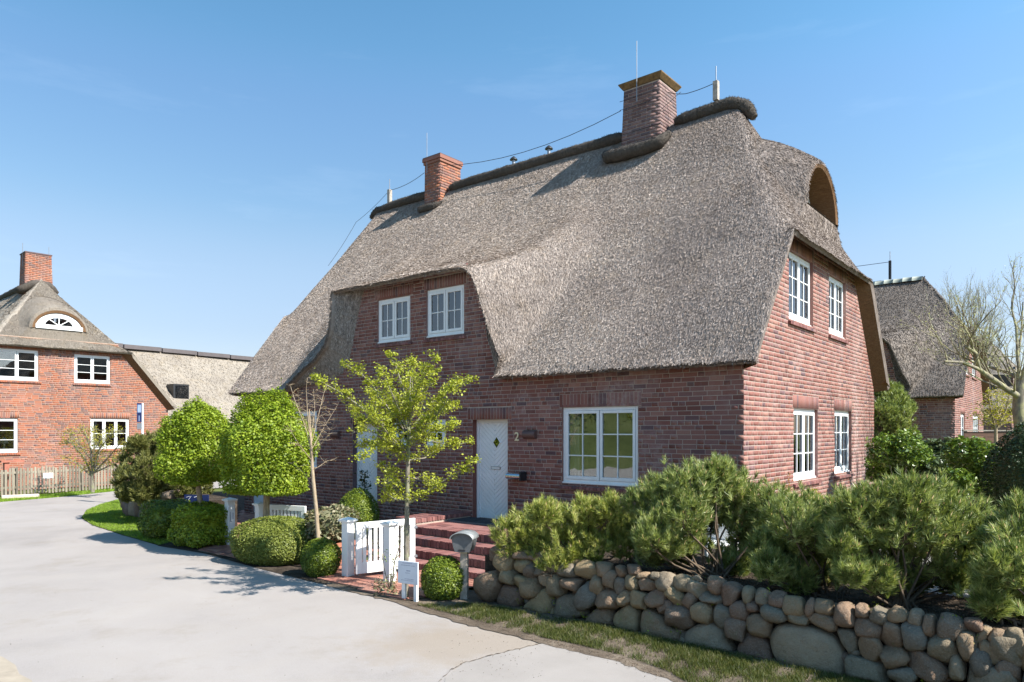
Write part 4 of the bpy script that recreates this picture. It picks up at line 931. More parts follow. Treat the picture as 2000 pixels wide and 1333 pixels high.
# stainless letter box with curved lid
mb = MB(); r = .085; n = 12; vs = []
for x in (-.19, .17):
    for k in range(n): a = 2 * math.pi * k / n; vs.append((x, -.10 - r * math.cos(a), r * .8 * math.sin(a)))
mb.add(vs, [(k, (k + 1) % n, n + (k + 1) % n, n + k) for k in range(n)], 0, True); mb.add(vs, [tuple(range(n))[::-1], tuple(range(n, 2 * n))], 0)
lb = mb.build('letter_box', M['steel'], house, (-4.50, 0, 1.47)); e = MB(); e.xzprism([(.172, -.085), (.20, -.085), (.20, .085), (.172, .085)], -.2, .0); e.build('end_plate', M['black'], lb)
# lightning rods, posts, cables
def post_rod(x, z, h=.42):
    o = MB().box(x - .055, x + .055, 4.2, 4.31, z, z + h).build('conductor_post', M['post'], house); MB().tube([(x, 4.255, z + h), (x, 4.255, z + h + .34)], .012, 6).build('rod', M['zinc'], o)
post_rod(-2.28, 9.70, .42); post_rod(-13.15, 9.6, .42)
for (x, y, z0_, z1_) in ((-3.95, 3.68, 9.95, 11.35), (-11.05, 3.86, 9.95, 11.15)):
    MB().tube([(x, y, z0_), (x, y, z1_)], .009, 6).build('antenna_rod', M['zinc'], house)
def cable(pts, sag=.0, rad=.008):
    q = []
    for i in range(len(pts) - 1):
        a, b = np.array(pts[i]), np.array(pts[i + 1])
        for k in range(8): u = k / 8; q.append(a + (b - a) * u - np.array((0, 0, sag * 4 * u * (1 - u))))
    q.append(np.array(pts[-1])); MB().tube(q, rad, 5).build('lightning_cable', M['black'], house)
cable([(-10.5, 4.0, 10.10), (-4.44, 3.8, 9.92)], .30); cable([(-3.38, 4.1, 10.15), (-3.0, 4.25, 10.06), (-2.28, 4.25, 10.10)], .02); cable([(-13.15, 4.25, 10.0), (-11.2, 3.9, 10.02)], .08)
cable([(-13.15, 4.25, 10.0), (-14.0, 3.6, 9.0), (-14.3, 2.75, 7.5)], .05, .006); cable([(-3.38, 3.72, 9.6), (-3.05, 4.1, 10.06)], 0, .006)
for z in (10.10, 9.9, 9.30): cable([(-4.43, 3.73, z), (-3.36, 3.73, z + .02)], .01, .006)
for t in (8.15, 6.95):
    o = MB().tube([(-t, 4.35, 9.55), (-t, 4.35, 9.80)], .045, 10).build('roof_vent', M['zinc'], house); MB().tube([(-t, 4.35, 9.80), (-t, 4.35, 9.83), (-t, 4.35, 9.90)], [.11, .10, .02], 10).build('cowl', M['black'], o)

# steps up to the numbered door
st = empty('brick_steps', (C0[0], C0[1], 0), RZ); tag(st, 'dark red clinker steps and landing below the white numbered door', 'steps')
def rowlock(x0, x1, y0, y1, z0, z1, axis='x', w=.074):
    n = int((x1 - x0) / w) if axis == 'x' else int((y1 - y0) / w); r = random.Random(int(z0 * 100 + y0 * 7)); me = None
    for i in range(n):
        j = r.uniform(-.005, .005)
        if axis == 'x':
            if me is None: me = MB().box(.004, w - .004, 0, y1 - y0, 0, z1 - z0).mesh('brick', M['stepbrick'])
            link('brick', me, st, (x0 + i * w, y0 + j, z0 + j * .6))
        else:
            if me is None: me = MB().box(0, x1 - x0, .004, w - .004, 0, z1 - z0).mesh('brick', M['stepbrick'])
            link('brick', me, st, (x0 + j, y0 + i * w, z0 + j * .6))
core = MB(); LX0, LX1 = -5.72, -3.1
core.box(LX0 + .01, LX1, -1.62, -.0, 0, .535); core.box(LX0 + .01, LX1, -1.97, -1.62, 0, .395); core.box(LX0 + .01, LX1, -2.30, -1.97, 0, .255); core.box(LX0 + .01, LX1, -2.62, -2.30, 0, .115)
core.build('mortar_core', M['mortar'], st)
for (y0, z1) in ((-1.66, .55), (-2.0, .41), (-2.33, .27), (-2.65, .13)): rowlock(LX0, LX1, y0, y0 + .34, z1 - .125, z1)
r = random.Random(5); x = LX0; V = MB()
for j in range(5):
    x = LX0 - (.12 if j % 2 else 0)
    while x < LX1: V.box(max(x, LX0) + .004, min(x + .24, LX1), -1.31 + j * .25 + .004, -1.31 + j * .25 + .242, .53, .55 + r.uniform(-.003, .003)); x += .25
tag(V.build('landing_brickwork', M['stepbrick'], st), kind='stuff')
# low cheek wall beside the landing
ck_ = MB().box(-6.28, -5.76, -1.55, -.02, 0, .60).build('cheek_wall', M['mortar'], st)
V = []; it2 = []
fr1 = ((-6.28, -1.55, 0), 0.0); fr2 = ((-5.76, -1.55, 0), R(90)); fr3 = ((-6.28, -.02, 0), R(-90))
for fr_, LL in ((fr1, .52), (fr2, 1.5)):
    for k in range(7):
        x = 0 if k % 2 else -.12
        while x < LL:
            if min(x + .24, LL) - max(x, 0) > .02: it2.append((fr_, max(x, 0), min(x + .24, LL), .01 + k * .079, .078 + k * .079, .012))
            x += .25
def joined(house_, its, mat, name='brickwork'):
    V = []; Fq = []
    for (org, rz), x0, x1, z0, z1, d in its:
        c, s = math.cos(rz), math.sin(rz); b = len(V)
        for lx, ly, lz in ((x0, -d, z0), (x1, -d, z0), (x1, -d, z1), (x0, -d, z1), (x0, .002, z0), (x1, .002, z0), (x1, .002, z1), (x0, .002, z1)): V.append((org[0] + lx * c - ly * s, org[1] + lx * s + ly * c, lz + org[2]))
        Fq += [(b, b + 1, b + 2, b + 3), (b + 4, b + 5, b + 1, b), (b + 5, b + 6, b + 2, b + 1), (b + 6, b + 7, b + 3, b + 2), (b + 7, b + 4, b, b + 3)]
    tag(link(name, npmesh(name, V, Fq, mat), house_), kind='stuff')
joined(st, it2, M['stepbrick'], 'cheek_brickwork')
rowlock(-6.31, -6.05, -1.58, -.0, .60, .675, 'y'); rowlock(-6.03, -5.74, -1.58, -.0, .60, .675, 'y')
dm = MB().box(-5.75, -4.70, -.72, -.04, .552, .575).build('door_mat', M['matframe'], None, (0, 0, 0)); dm.location = (C0[0], C0[1], 0); dm.rotation_euler = (0, 0, RZ)
tag(dm, 'dark rubber door mat in a grey frame on the brick landing', 'door mat')
MB().box(-5.70, -5.25, -.67, -.09, .575, .583).box(-5.21, -4.75, -.67, -.09, .575, .583).build('rubber_tread', M['mat'], dm)

# clinker paving between gate and steps (a piece of the ground)
pav = empty('paved_path', (0, 0, 0)); tag(pav, kind='structure')
def pave(o, poly, z=.02, singles=130, dirv=(.7755, -.6313)):
    d = np.array(dirv); nrm = np.array((-d[1], d[0])); P = np.array(poly); uu = P @ d; vv = P @ nrm; r = random.Random(2)
    sheet('path_base', poly, z - .012, M['dirt']).parent = o
    def inside(q):
        c = False; n = len(poly)
        for i in range(n):
            (x0, y0), (x1, y1) = poly[i], poly[i - 1]
            if (y0 > q[1]) != (y1 > q[1]) and q[0] < (x1 - x0) * (q[1] - y0) / (y1 - y0) + x0: c = not c
        return c
    me = MB().box(-.098, .098, -.046, .046, -.02, 0, skip='b').mesh('paver', M['paver']); cand = []
    v = vv.min(); row = 0
    while v < vv.max():
        u = uu.min() + (.1 if row % 2 else 0)
        while u < uu.max():
            q = d * u + nrm * v
            if inside(q): cand.append((q[0], q[1], z + r.uniform(-.003, .003)))
            u += .204
        v += .1; row += 1
    cand.sort(key=lambda q: q[1]); ang = math.atan2(d[1], d[0])
    for q in cand[:singles]: link('paver', me, o, q, (r.uniform(-.01, .01), r.uniform(-.01, .01), ang))
    rest = MB(); c, s = math.cos(ang), math.sin(ang)
    for q in cand[singles:]:
        vs = [(q[0] + a * c - b * s, q[1] + a * s + b * c, q[2] + zz) for zz in (-.02, 0) for a, b in ((-.098, -.046), (.098, -.046), (.098, .046), (-.098, .046))]
        rest.add(vs, [(4, 5, 6, 7), (0, 1, 5, 4), (1, 2, 6, 5), (2, 3, 7, 6), (3, 0, 4, 7)])
    if cand[singles:]: tag(rest.build('paver_field', M['paver'], o), kind='stuff')
pave(pav, [g(*p)[:2] for p in ((622, 1131), (700, 1153), (765, 1172), (800, 1176), (990, 1135), (1000, 1115))] + [hp(3.3, -2.6)[:2], hp(6.3, -2.6)[:2], hp(6.8, -1.2)[:2], g(640, 1090)[:2]], .03, 300)
pave(pav, [g(*p)[:2] for p in ((385, 1078), (430, 1087), (470, 1094), (500, 1040), (640, 1000), (560, 985), (470, 1000), (455, 1040))], .03, 0)
# ---------------------------------------------------------------- neighbouring houses
def side_house(name, org, rz, L_, W_w, ezv, rzv, hzv, brick, mortar, wins, opts):
    h = empty(name, org, rz); s_ = (rzv - ezv) / (W_w / 2 + .3)
    lineh = lambda v: ezv + (v + .3) * s_ - .44
    vt = 2.0
    os_ = [(0, ezv + .05), (.35, lineh(.35)), (1, lineh(1)), (vt, min(lineh(vt), hzv + .33)), (vt + .1, hzv + .35), (W_w - vt - .1, hzv + .35), (W_w - vt, min(lineh(vt), hzv + .33)), (W_w - 1, lineh(1)), (W_w - .35, lineh(.35)), (W_w, ezv + .05)]
    its = make_wall(h, ((0, 0, 0), R(90)), 0, W_w, 0, os_, [w[:4] for w in wins], [(w[0] - .05, w[1] + .05, w[3], w[3] + .24) for w in wins if w[3] < 4], (brick, mortar), .12, seed=11)
    fo_ = opts.get('front_out', [(-L_, ezv + .2), (0, ezv + .2)])
    its += make_wall(h, FR, -L_, 0, 0, fo_, [], [], (brick, mortar), seed=12, courses=opts.get('front_courses', True))
    emit_bricks(h, its, brick, opts.get('singles', 300))
    b = MB(); b.add([(-L_, W_w, 0), (0, W_w, 0), (0, W_w, ezv), (-L_, W_w, ezv)], [(0, 1, 2, 3)]); b.add([(-L_, 0, 0), (-L_, W_w, 0), (-L_, W_w, ezv), (-L_, W_w / 2 + 2, hzv), (-L_, W_w / 2 - 2, hzv), (-L_, 0, ezv)], [(5, 4, 3, 2, 1, 0)]); b.build('rear_wall', brick, h)
    rf, _ = make_roof(h, L_, W_w, ezv, rzv, hzv, opts.get('pl', 1.2), opts.get('pr', 1.8), .3, opts.get('path'), opts.get('shift', 0), opts.get('reeds', (40000, 30000)), opts.get('mat', 'thatch_far'), opts.get('seed', 5), opts.get('reedw', (.012, .022)))
    for i, w in enumerate(wins): make_window(h, ((0, 0, 0), R(90)), *w[:4], w[4], w[5], w[6], .05, w[7], brick, seed=20 + i)
    return h, rf
RZ2 = math.atan2(-.680, .733)
lh, lrf = side_house('brick_house', (-21.42, 26.36, 0), RZ2, 13, 8.5, 3.4, 9.0, 5.75, M['brick_or'], M['mortar_or'],
    [(1.98, 3.44, 4.36, 5.58, 2, 1, 3, 'none'), (4.72, 6.09, 4.37, 5.55, 2, 1, 3, 'none'), (1.35, 2.74, 1.5, 2.85, 2, 1, 3, 'none'), (5.33, 6.85, 1.58, 2.88, 3, 1, 2, 'side')], {'seed': 8, 'reeds': (12000, 60000), 'pr': 2.9, 'singles': 300})
tag(lh, 'orange brick thatched house behind the picket fence with arched eyebrow window', 'house', None)
make_eyebrow(lh, lrf, 8.5, 5.75, 9.0, .3, 2.9, 6.50, .86, .68, .06, .2, -.05, 'thatch_far', 6000)
make_chimney(lh, -4.1, -3.15, 3.68, 4.78, 8.0, 10.15, .06, 'plain', ('brick_or', 'mortar_or'))
roll(lh, [(-3.6, 3.5, 8.45), (-3.1, 3.58, 8.50), (-2.95, 4.0, 8.78), (-2.95, 4.5, 8.78), (-3.1, 4.92, 8.50)], .17, name='saddle_roll', seed=7, fuzz=500); roll(lh, [(-12, 4.25, 9.05), (-8, 4.25, 9.05), (-4.2, 4.25, 9.05)], .15, seed=8, fuzz=900)
MB().box(-5.2, -5.08, 4.2, 4.32, 9.2, 9.75).build('conductor_post', M['post'], lh); MB().tube([(-5.14, 4.26, 9.75), (-5.14, 4.26, 10.15)], .015, 5).build('rod', M['zinc'], lh)
for x in (3.72, 4.72): MB().tube([(-3.6, x, 9.6), (-3.6, x, 10.62)], .012, 5).build('antenna_rod', M['zinc'], lh)
# table lamp and jar on the sill of the lower left window
jl = MB(); jl.tube([(.25, 2.35, 1.62), (.25, 2.35, 1.85), (.25, 2.35, 1.86), (.25, 2.35, 2.08)], [.04, .03, .16, .07], 10)
jo = jl.build('table_lamp', M['white']); jo.location = (-21.42, 26.36, 0); jo.rotation_euler = (0, 0, RZ2); jo.location = (-21.42 - .55 * .733, 26.36 + .55 * .68, 0); tag(jo, 'white table lamp in the lower window of the orange brick house', 'table lamp')
# far long house between the two
fh = empty('long_thatched_house', (-18.9, 35.2, 0), math.atan2(.7755, .6313)); tag(fh, 'long low house with plain beige thatch beyond the round trees', 'house')
Lf = 26
xs0, xs1 = -4.0, 22.0
mb = MB(); mb.add([(xs0, 0, 0), (xs1, 0, 0), (xs1, 0, 2.7), (xs0, 0, 2.7)], [(0, 1, 2, 3)]); mb.build('wall', M['brick_or'], fh)
nX, nY = 60, 24; V = []; Fq = []
for i in range(nX + 1):
    for j in range(nY + 1):
        x = xs0 - .5 + (xs1 - xs0 + 1) * i / nX; u = j / nY; V.append((x, -.5 + 5.6 * u, 2.6 + 4.5 * u + .03 * math.sin(x * .8 + 4 * u) - .012 * (x - xs0)))
for i in range(nX):
    for j in range(nY): q = i * (nY + 1) + j; Fq.append((q, q + nY + 1, q + nY + 2, q + 1))
V2 = V + [(v[0], 10.2 - v[1], v[2]) for v in V]; n0 = len(V); Fq2 = Fq + [tuple(n0 + k for k in f[::-1]) for f in Fq]
frf = link('roof', npmesh('roof', V2, Fq2, M['thatch_far'], True), fh)
Va = np.array(V); Ta = np.array([[f[0], f[1], f[2]] for f in Fq] + [[f[0], f[2], f[3]] for f in Fq]); r5 = np.random.default_rng(5); p, nn = sample_tris(Va, Ta, 26000, r5); nn[nn[:, 2] < 0] *= -1
d = np.tile((0, 0, -1.), (len(p), 1)); d -= nn * (d * nn).sum(1)[:, None]; d /= np.linalg.norm(d, axis=1)[:, None]; tag(link('reed_ends', reed_mesh('reed_ends', p, nn, d, M['thatch_far'], (.1, .2), (.012, .025), .1, r5), frf), kind='stuff')
for i in range(13):
    c = MB(); x = xs0 - .5 + i * 2.1; z = 7.08 - .012 * (x - xs0)
    c.box(x + .02, x + 2.06, 4.72, 5.5, z - .1, z + .13, 0); c.build('ridge_sheet', simple('ridge_sheet_a', (.10, .085, .085), .6, .2) if i == 0 else bpy.data.materials['ridge_sheet_a'], fh)
dw = MB(); X = 3.0; dw.box(X, X + .85, 1.50, 2.3, 4.05, 4.88); dwo = dw.build('dormer_box', M['black'], fh); q = MB(); q.box(X + .10, X + .80, 1.485, 1.498, 4.1, 4.8); q.build('pane', M['skyglass'] if 'skyglass' in M else M['eyeglass'], dwo)
# right neighbour
def shiftpath(): return MAINPATH
rh, rrf = side_house('brick_house', (16.07, 26.0, .2), RZ, 12.5, 8.5, 3.43, 8.7, 5.78, M['brick'], M['mortar'],
    [(2.3, 3.6, 4.4, 5.5, 2, 1, 2, 'none'), (4.6, 5.9, 4.4, 5.5, 2, 1, 2, 'none'), (1.4, 2.5, 1.3, 2.8, 2, 1, 3, 'full'), (4.9, 6.9, 1.3, 2.8, 3, 1, 3, 'full')],
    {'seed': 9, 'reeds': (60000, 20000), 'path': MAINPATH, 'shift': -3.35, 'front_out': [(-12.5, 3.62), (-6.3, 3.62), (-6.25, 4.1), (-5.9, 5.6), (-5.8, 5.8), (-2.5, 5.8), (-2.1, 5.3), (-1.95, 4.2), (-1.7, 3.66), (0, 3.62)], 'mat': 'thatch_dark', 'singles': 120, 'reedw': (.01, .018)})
tag(rh, 'dark brick house with swept thatch and a ridge of pale tiles behind the bare tree', 'house')
0 and make_eyebrow(rh, rrf, 8.5, 5.78, 8.7, .3, 1.8, 6.6, .9, .75, .0, .22, -.28, 'thatch_dark', 3000)
for i in range(26):
    x = -2.1 - i * .36; vs = []; n = 8
    for xx, rr in ((x, .25), (x + .37, .225)):
        for k in range(n + 1): a = math.pi * k / n; vs.append((xx, 4.25 - rr * math.cos(a), 8.52 + rr * .85 * math.sin(a) + .01 * (i % 2)))
    MB().add(vs, [(k, k + 1, n + 2 + k, n + 1 + k) for k in range(n)] + [tuple(range(n + 1)), tuple(range(n + 1, 2 * n + 2))[::-1]], 0, True).build('ridge_tile', M['tile'], rh)
MB().box(-3.03, -2.93, 4.2, 4.3, 8.75, 9.55).build('conductor_post', M['black'], rh); MB().tube([(-2.98, 4.25, 9.55), (-2.98, 4.25, 9.95)], .015, 5).build('rod', M['zinc'], rh)
make_chimney(rh, -6.6, -5.6, 3.9, 4.6, 8.3, 9.25, .02, 'plain'); MB().tube([(-5.1, 4.25, 8.7), (-5.1, 4.25, 9.55)], .02, 5).build('antenna_rod', M['zinc'], rh)
MB().tube([(-2.98, 4.25, 9.5), (-5.1, 4.25, 9.5), (-7.5, 4.25, 9.3)], .012, 5).build('lightning_cable', M['black'], rh)
# fourth house, further right
qh, qrf = side_house('brick_house', (28.6, 41.0, .2), RZ, 10, 8.5, 3.4, 8.2, 5.7, M['brick'], M['mortar'],
    [(1.0, 1.9, 4.2, 5.4, 2, 1, 3, 'none'), (2.5, 3.4, 4.2, 5.4, 2, 1, 3, 'none'), (4.2, 5.1, 4.2, 5.4, 2, 1, 3, 'none'), (5.8, 6.7, 4.2, 5.4, 2, 1, 3, 'none'), (2, 3.5, 1.2, 2.6, 2, 1, 2, 'full')], {'seed': 10, 'reeds': (9000, 9000), 'singles': 0, 'reedw': (.02, .035)})
tag(qh, 'distant thatched brick house at the right edge, half hidden by bare branches', 'house')
# low brown board fence between them
bf = empty('board_fence', (15.9, 25.2, 0), R(-8)); tag(bf, 'low brown horizontal board fence beside the right neighbour house', 'fence')
for k in range(9):
    o = MB().box(0, 4.2, 0, .03, .62 + k * .19, .62 + k * .19 + .175).build('board', M['board'], bf)
for x in (0.02, 1.4, 2.8, 4.1): MB().box(x, x + .09, .031, .12, .3, 2.36).build('post', M['board'], bf)
MB().box(-.03, 4.25, -.03, .13, 2.34, 2.38).build('cap_rail', M['post'], bf)
from mathutils import noise as mnoise
# ================================================================ boulder walls
def stone_mesh(seed, flat=.75):
    bm = bmesh.new(); bmesh.ops.create_icosphere(bm, subdivisions=3, radius=1.0); r = np.random.default_rng(seed); ph = r.uniform(0, 6.28, (6,)); dirs = r.normal(0, 1, (9, 3)); dirs /= np.linalg.norm(dirs, axis=1)[:, None]
    offs = r.uniform(.52, .88, 9)
    for v in bm.verts:
        p = np.array(v.co); d = p / np.linalg.norm(p); q = d.copy()
        for n_, o_ in zip(dirs, offs):                     # soft facets
            h = q.dot(n_)
            if h > o_: q = q - n_ * (h - o_) * .93
        q = q * (1 + (.035 + .012 * (seed % 3)) * math.sin(4 * d[0] + ph[0]) * math.sin(5 * d[2] + ph[1]) + .02 * math.sin(11 * d[1] + ph[2] + 7 * d[0]))
        q = q * (1 + .012 * math.sin(19 * d[0] + ph[3]) * math.sin(17 * d[2] + ph[4]) + .010 * math.sin(31 * d[2] + 13 * d[1] + ph[5]))
        q = q * (1 + .055 * mnoise.noise(Vector(q) * 2.6 + Vector((seed * 3.1, 0, 0))) + .035 * mnoise.noise(Vector(q) * 6.5 + Vector((0, seed * 2.7, 0))))
        # squarer outline in the wall plane
        e = .74; sx = math.copysign(abs(q[0]) ** e, q[0]); sz = math.copysign(abs(q[2]) ** e, q[2]); v.co = (sx, q[1], sz)
    me = bpy.data.meshes.new('stone'); bm.to_mesh(me); bm.free(); me.materials.append(M['stone']); me.polygons.foreach_set('use_smooth', [True] * len(me.polygons)); me.update(); return me
STM = [stone_mesh(i) for i in range(16)]
def wedge_mesh(seed, pts):
    """large split boulder with a given outline in the wall plane (unit square)"""
    r = np.random.default_rng(seed); P = np.array(pts, float); n = 48; 
    # resample the outline and round it
    seg = np.concatenate([P, P[:1]]); L_ = np.concatenate([[0], np.cumsum(np.linalg.norm(np.diff(seg, axis=0), axis=1))]); s = np.linspace(0, L_[-1], n, endpoint=False)
    O = np.stack([np.interp(s, L_, seg[:, 0]), np.interp(s, L_, seg[:, 1])], 1)
    for _ in range(3): O = (np.roll(O, 1, 0) + O * 2 + np.roll(O, -1, 0)) / 4
    c = O.mean(0); V = []; rings = [(1.0, .9), (1.0, .35), (.97, 0), (.90, -.16), (.78, -.27), (.6, -.33), (.35, -.36)]
    for k, (sc_, y) in enumerate(rings):
        for i in range(n): q = c + (O[i] - c) * sc_; V.append((q[0], y + .03 * math.sin(6 * q[0] + seed) * math.sin(5 * q[1]) + r.normal(0, .004), q[1]))
    V.append((c[0], -.37, c[1])); V.append((c[0], .9, c[1])); Fc = []
    for k in range(len(rings) - 1):
        for i in range(n): j = (i + 1) % n; Fc.append((k * n + j, k * n + i, (k + 1) * n + i, (k + 1) * n + j))
    k = len(rings) - 1
    for i in range(n): Fc.append((k * n + (i + 1) % n, k * n + i, len(V) - 2)); Fc.append((i, (i + 1) % n, len(V) - 1))
    me = bpy.data.meshes.new('stone'); me.from_pydata(V, [], Fc); me.materials.append(M['stone']); me.polygons.foreach_set('use_smooth', [True] * len(me.polygons)); me.update(); return me
sw = empty('stone_wall', (WALL0[0], WALL0[1], 0), math.atan2(WD[1], WD[0])); tag(sw, 'low wall of rounded field boulders in front of the mountain pines', 'wall')
# outline of every stone: centre, width, height (in tracing units of 1/2.76 px), tilt; measured along the wall face
SA = [(140, 825, 122, 168, 4), (207, 690, 95, 110, 35), (300, 655, 95, 48, 5), (232, 768, 88, 74, 10), (300, 715, 86, 76, 0), (345, 740, 58, 78, 0), (385, 672, 72, 60, 0), (398, 740, 56, 60, 0), (303, 798, 70, 72, 0), (430, 778, 52, 78, -25), (358, 830, 96, 116, -12),
      (465, 715, 88, 70, 5), (490, 812, 95, 118, 0), (545, 735, 98, 78, 0), (643, 742, 98, 106, 0), (570, 815, 106, 76, 0), (655, 875, 100, 152, 12), (710, 825, 62, 107, 0), (730, 735, 86, 76, 0), (778, 790, 76, 92, 0), (768, 890, 112, 112, 0),
      (828, 745, 62, 56, 0), (890, 735, 66, 50, 0), (836, 820, 48, 92, 0), (890, 803, 64, 82, 0), (862, 888, 90, 62, -38), (938, 895, 80, 106, 0), (950, 768, 62, 38, 0), (972, 820, 82, 66, 0), (1018, 770, 55, 42, 0), (1068, 803, 96, 102, 0), (1035, 895, 112, 84, -25),
      (1085, 928, 92, 76, -25), (1130, 880, 100, 78, 35), (1163, 808, 88, 86, 0), (1160, 992, 132, 117, 0), (1215, 900, 80, 85, 30), (1240, 840, 92, 88, 10), (1235, 792, 50, 42, -30), (1287, 965, 130, 102, 5), (1340, 823, 96, 90, 10), (1320, 890, 107, 60, 5), (1420, 873, 117, 112, 0),
      (1400, 983, 97, 122, 0), (1470, 1060, 112, 125, 0), (1485, 958, 106, 96, 0), (1520, 878, 62, 87, 0), (1550, 938, 66, 62, 0), (1600, 885, 90, 84, 0), (1585, 1035, 117, 112, 0), (1643, 975, 82, 82, 0)]
SB = [(305, 903, 97, 82, 0), (280, 975, 162, 77, 8), (390, 935, 117, 112, 0), (483, 942, 57, 97, 0), (425, 998, 112, 67, 0), (555, 940, 102, 87, 0), (550, 1022, 142, 82, 8), (668, 985, 132, 117, 0), (762, 965, 80, 72, 0), (855, 985, 107, 90, 15), (952, 985, 107, 90, 15),
      (1055, 1000, 92, 84, 10), (800, 1055, 132, 115, 10), (825, 1165, 142, 130, 0), (928, 1088, 117, 135, 0), (1052, 1098, 147, 160, -10), (1130, 1040, 66, 117, 0), (1235, 1060, 157, 130, 22), (1365, 1040, 112, 70, 0), (1425, 1095, 56, 92, 25),
      (1505, 1105, 112, 80, 0), (1600, 1150, 120, 150, 0), (950, 1205, 165, 105, -28), (1205, 1175, 142, 165, 0), (1335, 1155, 117, 140, -8), (1475, 1185, 132, 122, 0), (1410, 1245, 137, 140, 0), (1287, 1265, 97, 122, 0), (1120, 1262, 205, 130, 25), (805, 1275, 222, 135, 0), (1000, 1305, 160, 95, 5), (1560, 1280, 140, 130, 0), (1685, 1215, 150, 160, 0), (1700, 1120, 120, 90, 0)]
WEDGE = [  # outline polygons, same tracing units
    [(200, 805), (255, 815), (310, 850), (322, 890), (285, 945), (175, 922), (172, 890)],
    [(318, 925), (430, 820), (470, 860), (478, 965), (440, 985), (310, 945)],
    [(490, 885), (520, 865), (598, 860), (645, 950), (655, 985), (570, 1005), (478, 990)],
    [(640, 1010), (700, 940), (770, 935), (800, 990), (790, 1035), (690, 1040)],
    [(800, 970), (880, 908), (930, 960), (935, 1075), (850, 1072), (792, 1030)],
    [(945, 950), (975, 935), (1080, 990), (1100, 1040), (1170, 1070), (1172, 1130), (960, 1105), (942, 1030)],
    [(1200, 1050), (1270, 1020), (1345, 1015), (1410, 1060), (1425, 1130), (1460, 1180), (1380, 1205), (1190, 1150), (1178, 1090)],
    [(1490, 1110), (1530, 1085), (1600, 1090), (1650, 1150), (1665, 1240), (1480, 1205), (1462, 1160)],
    [(1628, 1085), (1680, 1022), (1820, 1030), (1965, 1075), (2020, 1130), (2072, 1250), (2072, 1340), (1690, 1255), (1650, 1190)],
    [(1995, 1055), (2080, 1060), (2125, 1090), (2120, 1190), (2080, 1205), (2030, 1140)]]
def to_wall(zx, zy):
    px, py = 900 + zx / 2.76, 850 + zy / 2.76; q = (px - CX) / F
    # ray X=qY hits the wall line  P = WALL0 + WD s
    s = (q * WALL0[1] - WALL0[0]) / (WD[0] - q * WD[1]); Y = WALL0[1] + WD[1] * s
    return s, EYE - (py - HY) / F * Y, Y
rs = random.Random(11)
def put_stone(s, z, w, h, tilt, dep=None, off=0.0, parent=sw):
    d = dep or min(.30, max(w, h) * .62); me = STM[rs.randrange(len(STM))]
    lean = off + .12 * (z / .7)
    o = link('stone', me, parent, (s, lean + .02 + d * .30, z), (0, 0, 0), (w / 2 * 1.20, d, h / 2 * 1.20)); o.rotation_euler = (rs.uniform(-.1, .1), R(tilt) + math.pi * rs.randrange(2), rs.uniform(-.12, .12)); return o
for zx, zy, w, h, tl_ in SA + [(a + 1380, b, c, d, e) for a, b, c, d, e in SB]:
    s, z, Y = to_wall(zx, zy); s1, _, _ = to_wall(zx - w / 2, zy); s2, _, _ = to_wall(zx + w / 2, zy)
    put_stone(s, z, s2 - s1, h / 2.76 / F * Y, tl_)
for k, poly in enumerate(WEDGE):
    Q = [to_wall(*p) for p in poly]; s = np.array([q[0] for q in Q]); z = np.array([q[1] for q in Q]); z = np.maximum(z, -.06); c = (s.mean(), z.mean()); sz = .5 * max(np.ptp(s), np.ptp(z)) + .02
    me = wedge_mesh(k, [((a - c[0]) / sz, (b - c[1]) / sz) for a, b in zip(s, z)][::-1]); dd = min(.32, sz); link('stone', me, sw, (c[0], .10 + .1 * c[1], c[1]), (R(-6), 0, 0), (sz, dd, sz))
# small filling stones behind the joints, the earth core, and the wall's return towards the steps
core = MB(); core.prism([(-.12, .20), (10.5, .20), (10.5, .6), (-.12, .6)], -.03, .60); core.build('earth_core', M['soil'], sw)
for i in range(150):
    s = rs.uniform(0, 6.2); z = rs.uniform(.03, .60); put_stone(s, z, rs.uniform(.08, .15), rs.uniform(.07, .13), rs.uniform(-40, 40), .10, .10)
for s, z, w, h in ((5.9, .2, .35, .35), (6.3, .2, .36, .4), (6.7, .22, .4, .36), (6.0, .5, .25, .25), (6.3, .55, .28, .24), (6.65, .53, .3, .25), (7.1, .2, .4, .4), (7.05, .55, .3, .3), (7.5, .25, .4, .4), (7.4, .58, .3, .25), (7.9, .2, .4, .4), (7.8, .55, .3, .3)): put_stone(s, z, w, h, 0)
for k in range(9):      # return
    for j, z in enumerate((.17, .40, .60)):
        w = rs.uniform(.2, .27); o = put_stone(-.02 + .03 * k, z, .26, .24, rs.uniform(-20, 20), .17); o.location = (-.03 + .035 * k + .1 * (z / .7) + rs.uniform(-.02, .02), .32 + k * .215 + (j % 2) * .1, z)
for i in range(9): o = put_stone(.1 + i * .17, .68, .24, .10, 0, .16); o.location.y = rs.uniform(.2, .34)
# second boulder wall, at the left by the lawn
s2 = empty('stone_wall', g(236, 1006), 0); tag(s2, 'short boulder wall by the lawn patch under the dark pine bush', 'wall')
A = np.array(g(236, 1004)[:2]); B_ = np.array(g(345, 1036)[:2]); D2 = (B_ - A); LL = np.linalg.norm(D2); D2 /= LL; s2.rotation_euler = (0, 0, math.atan2(D2[1], D2[0])); s2.location = (A[0], A[1], 0)
MB().box(.1, 5.2, .25, 1.2, -.02, .70).build('earth_core', M['soil'], s2)
for z, hh, x in ((.22, .46, .2), (.52, .30, .1), (.72, .22, .3)):
    while x < 3.6: w = rs.uniform(.28, .46) if z < .4 else rs.uniform(.2, .34); put_stone(x, z + rs.uniform(-.04, .04), w * 1.12, hh * rs.uniform(.95, 1.25), rs.uniform(-15, 15), .22, 0, s2); x += w * .93
put_stone(.06, .38, .45, .85, 0, .34, .1, s2)
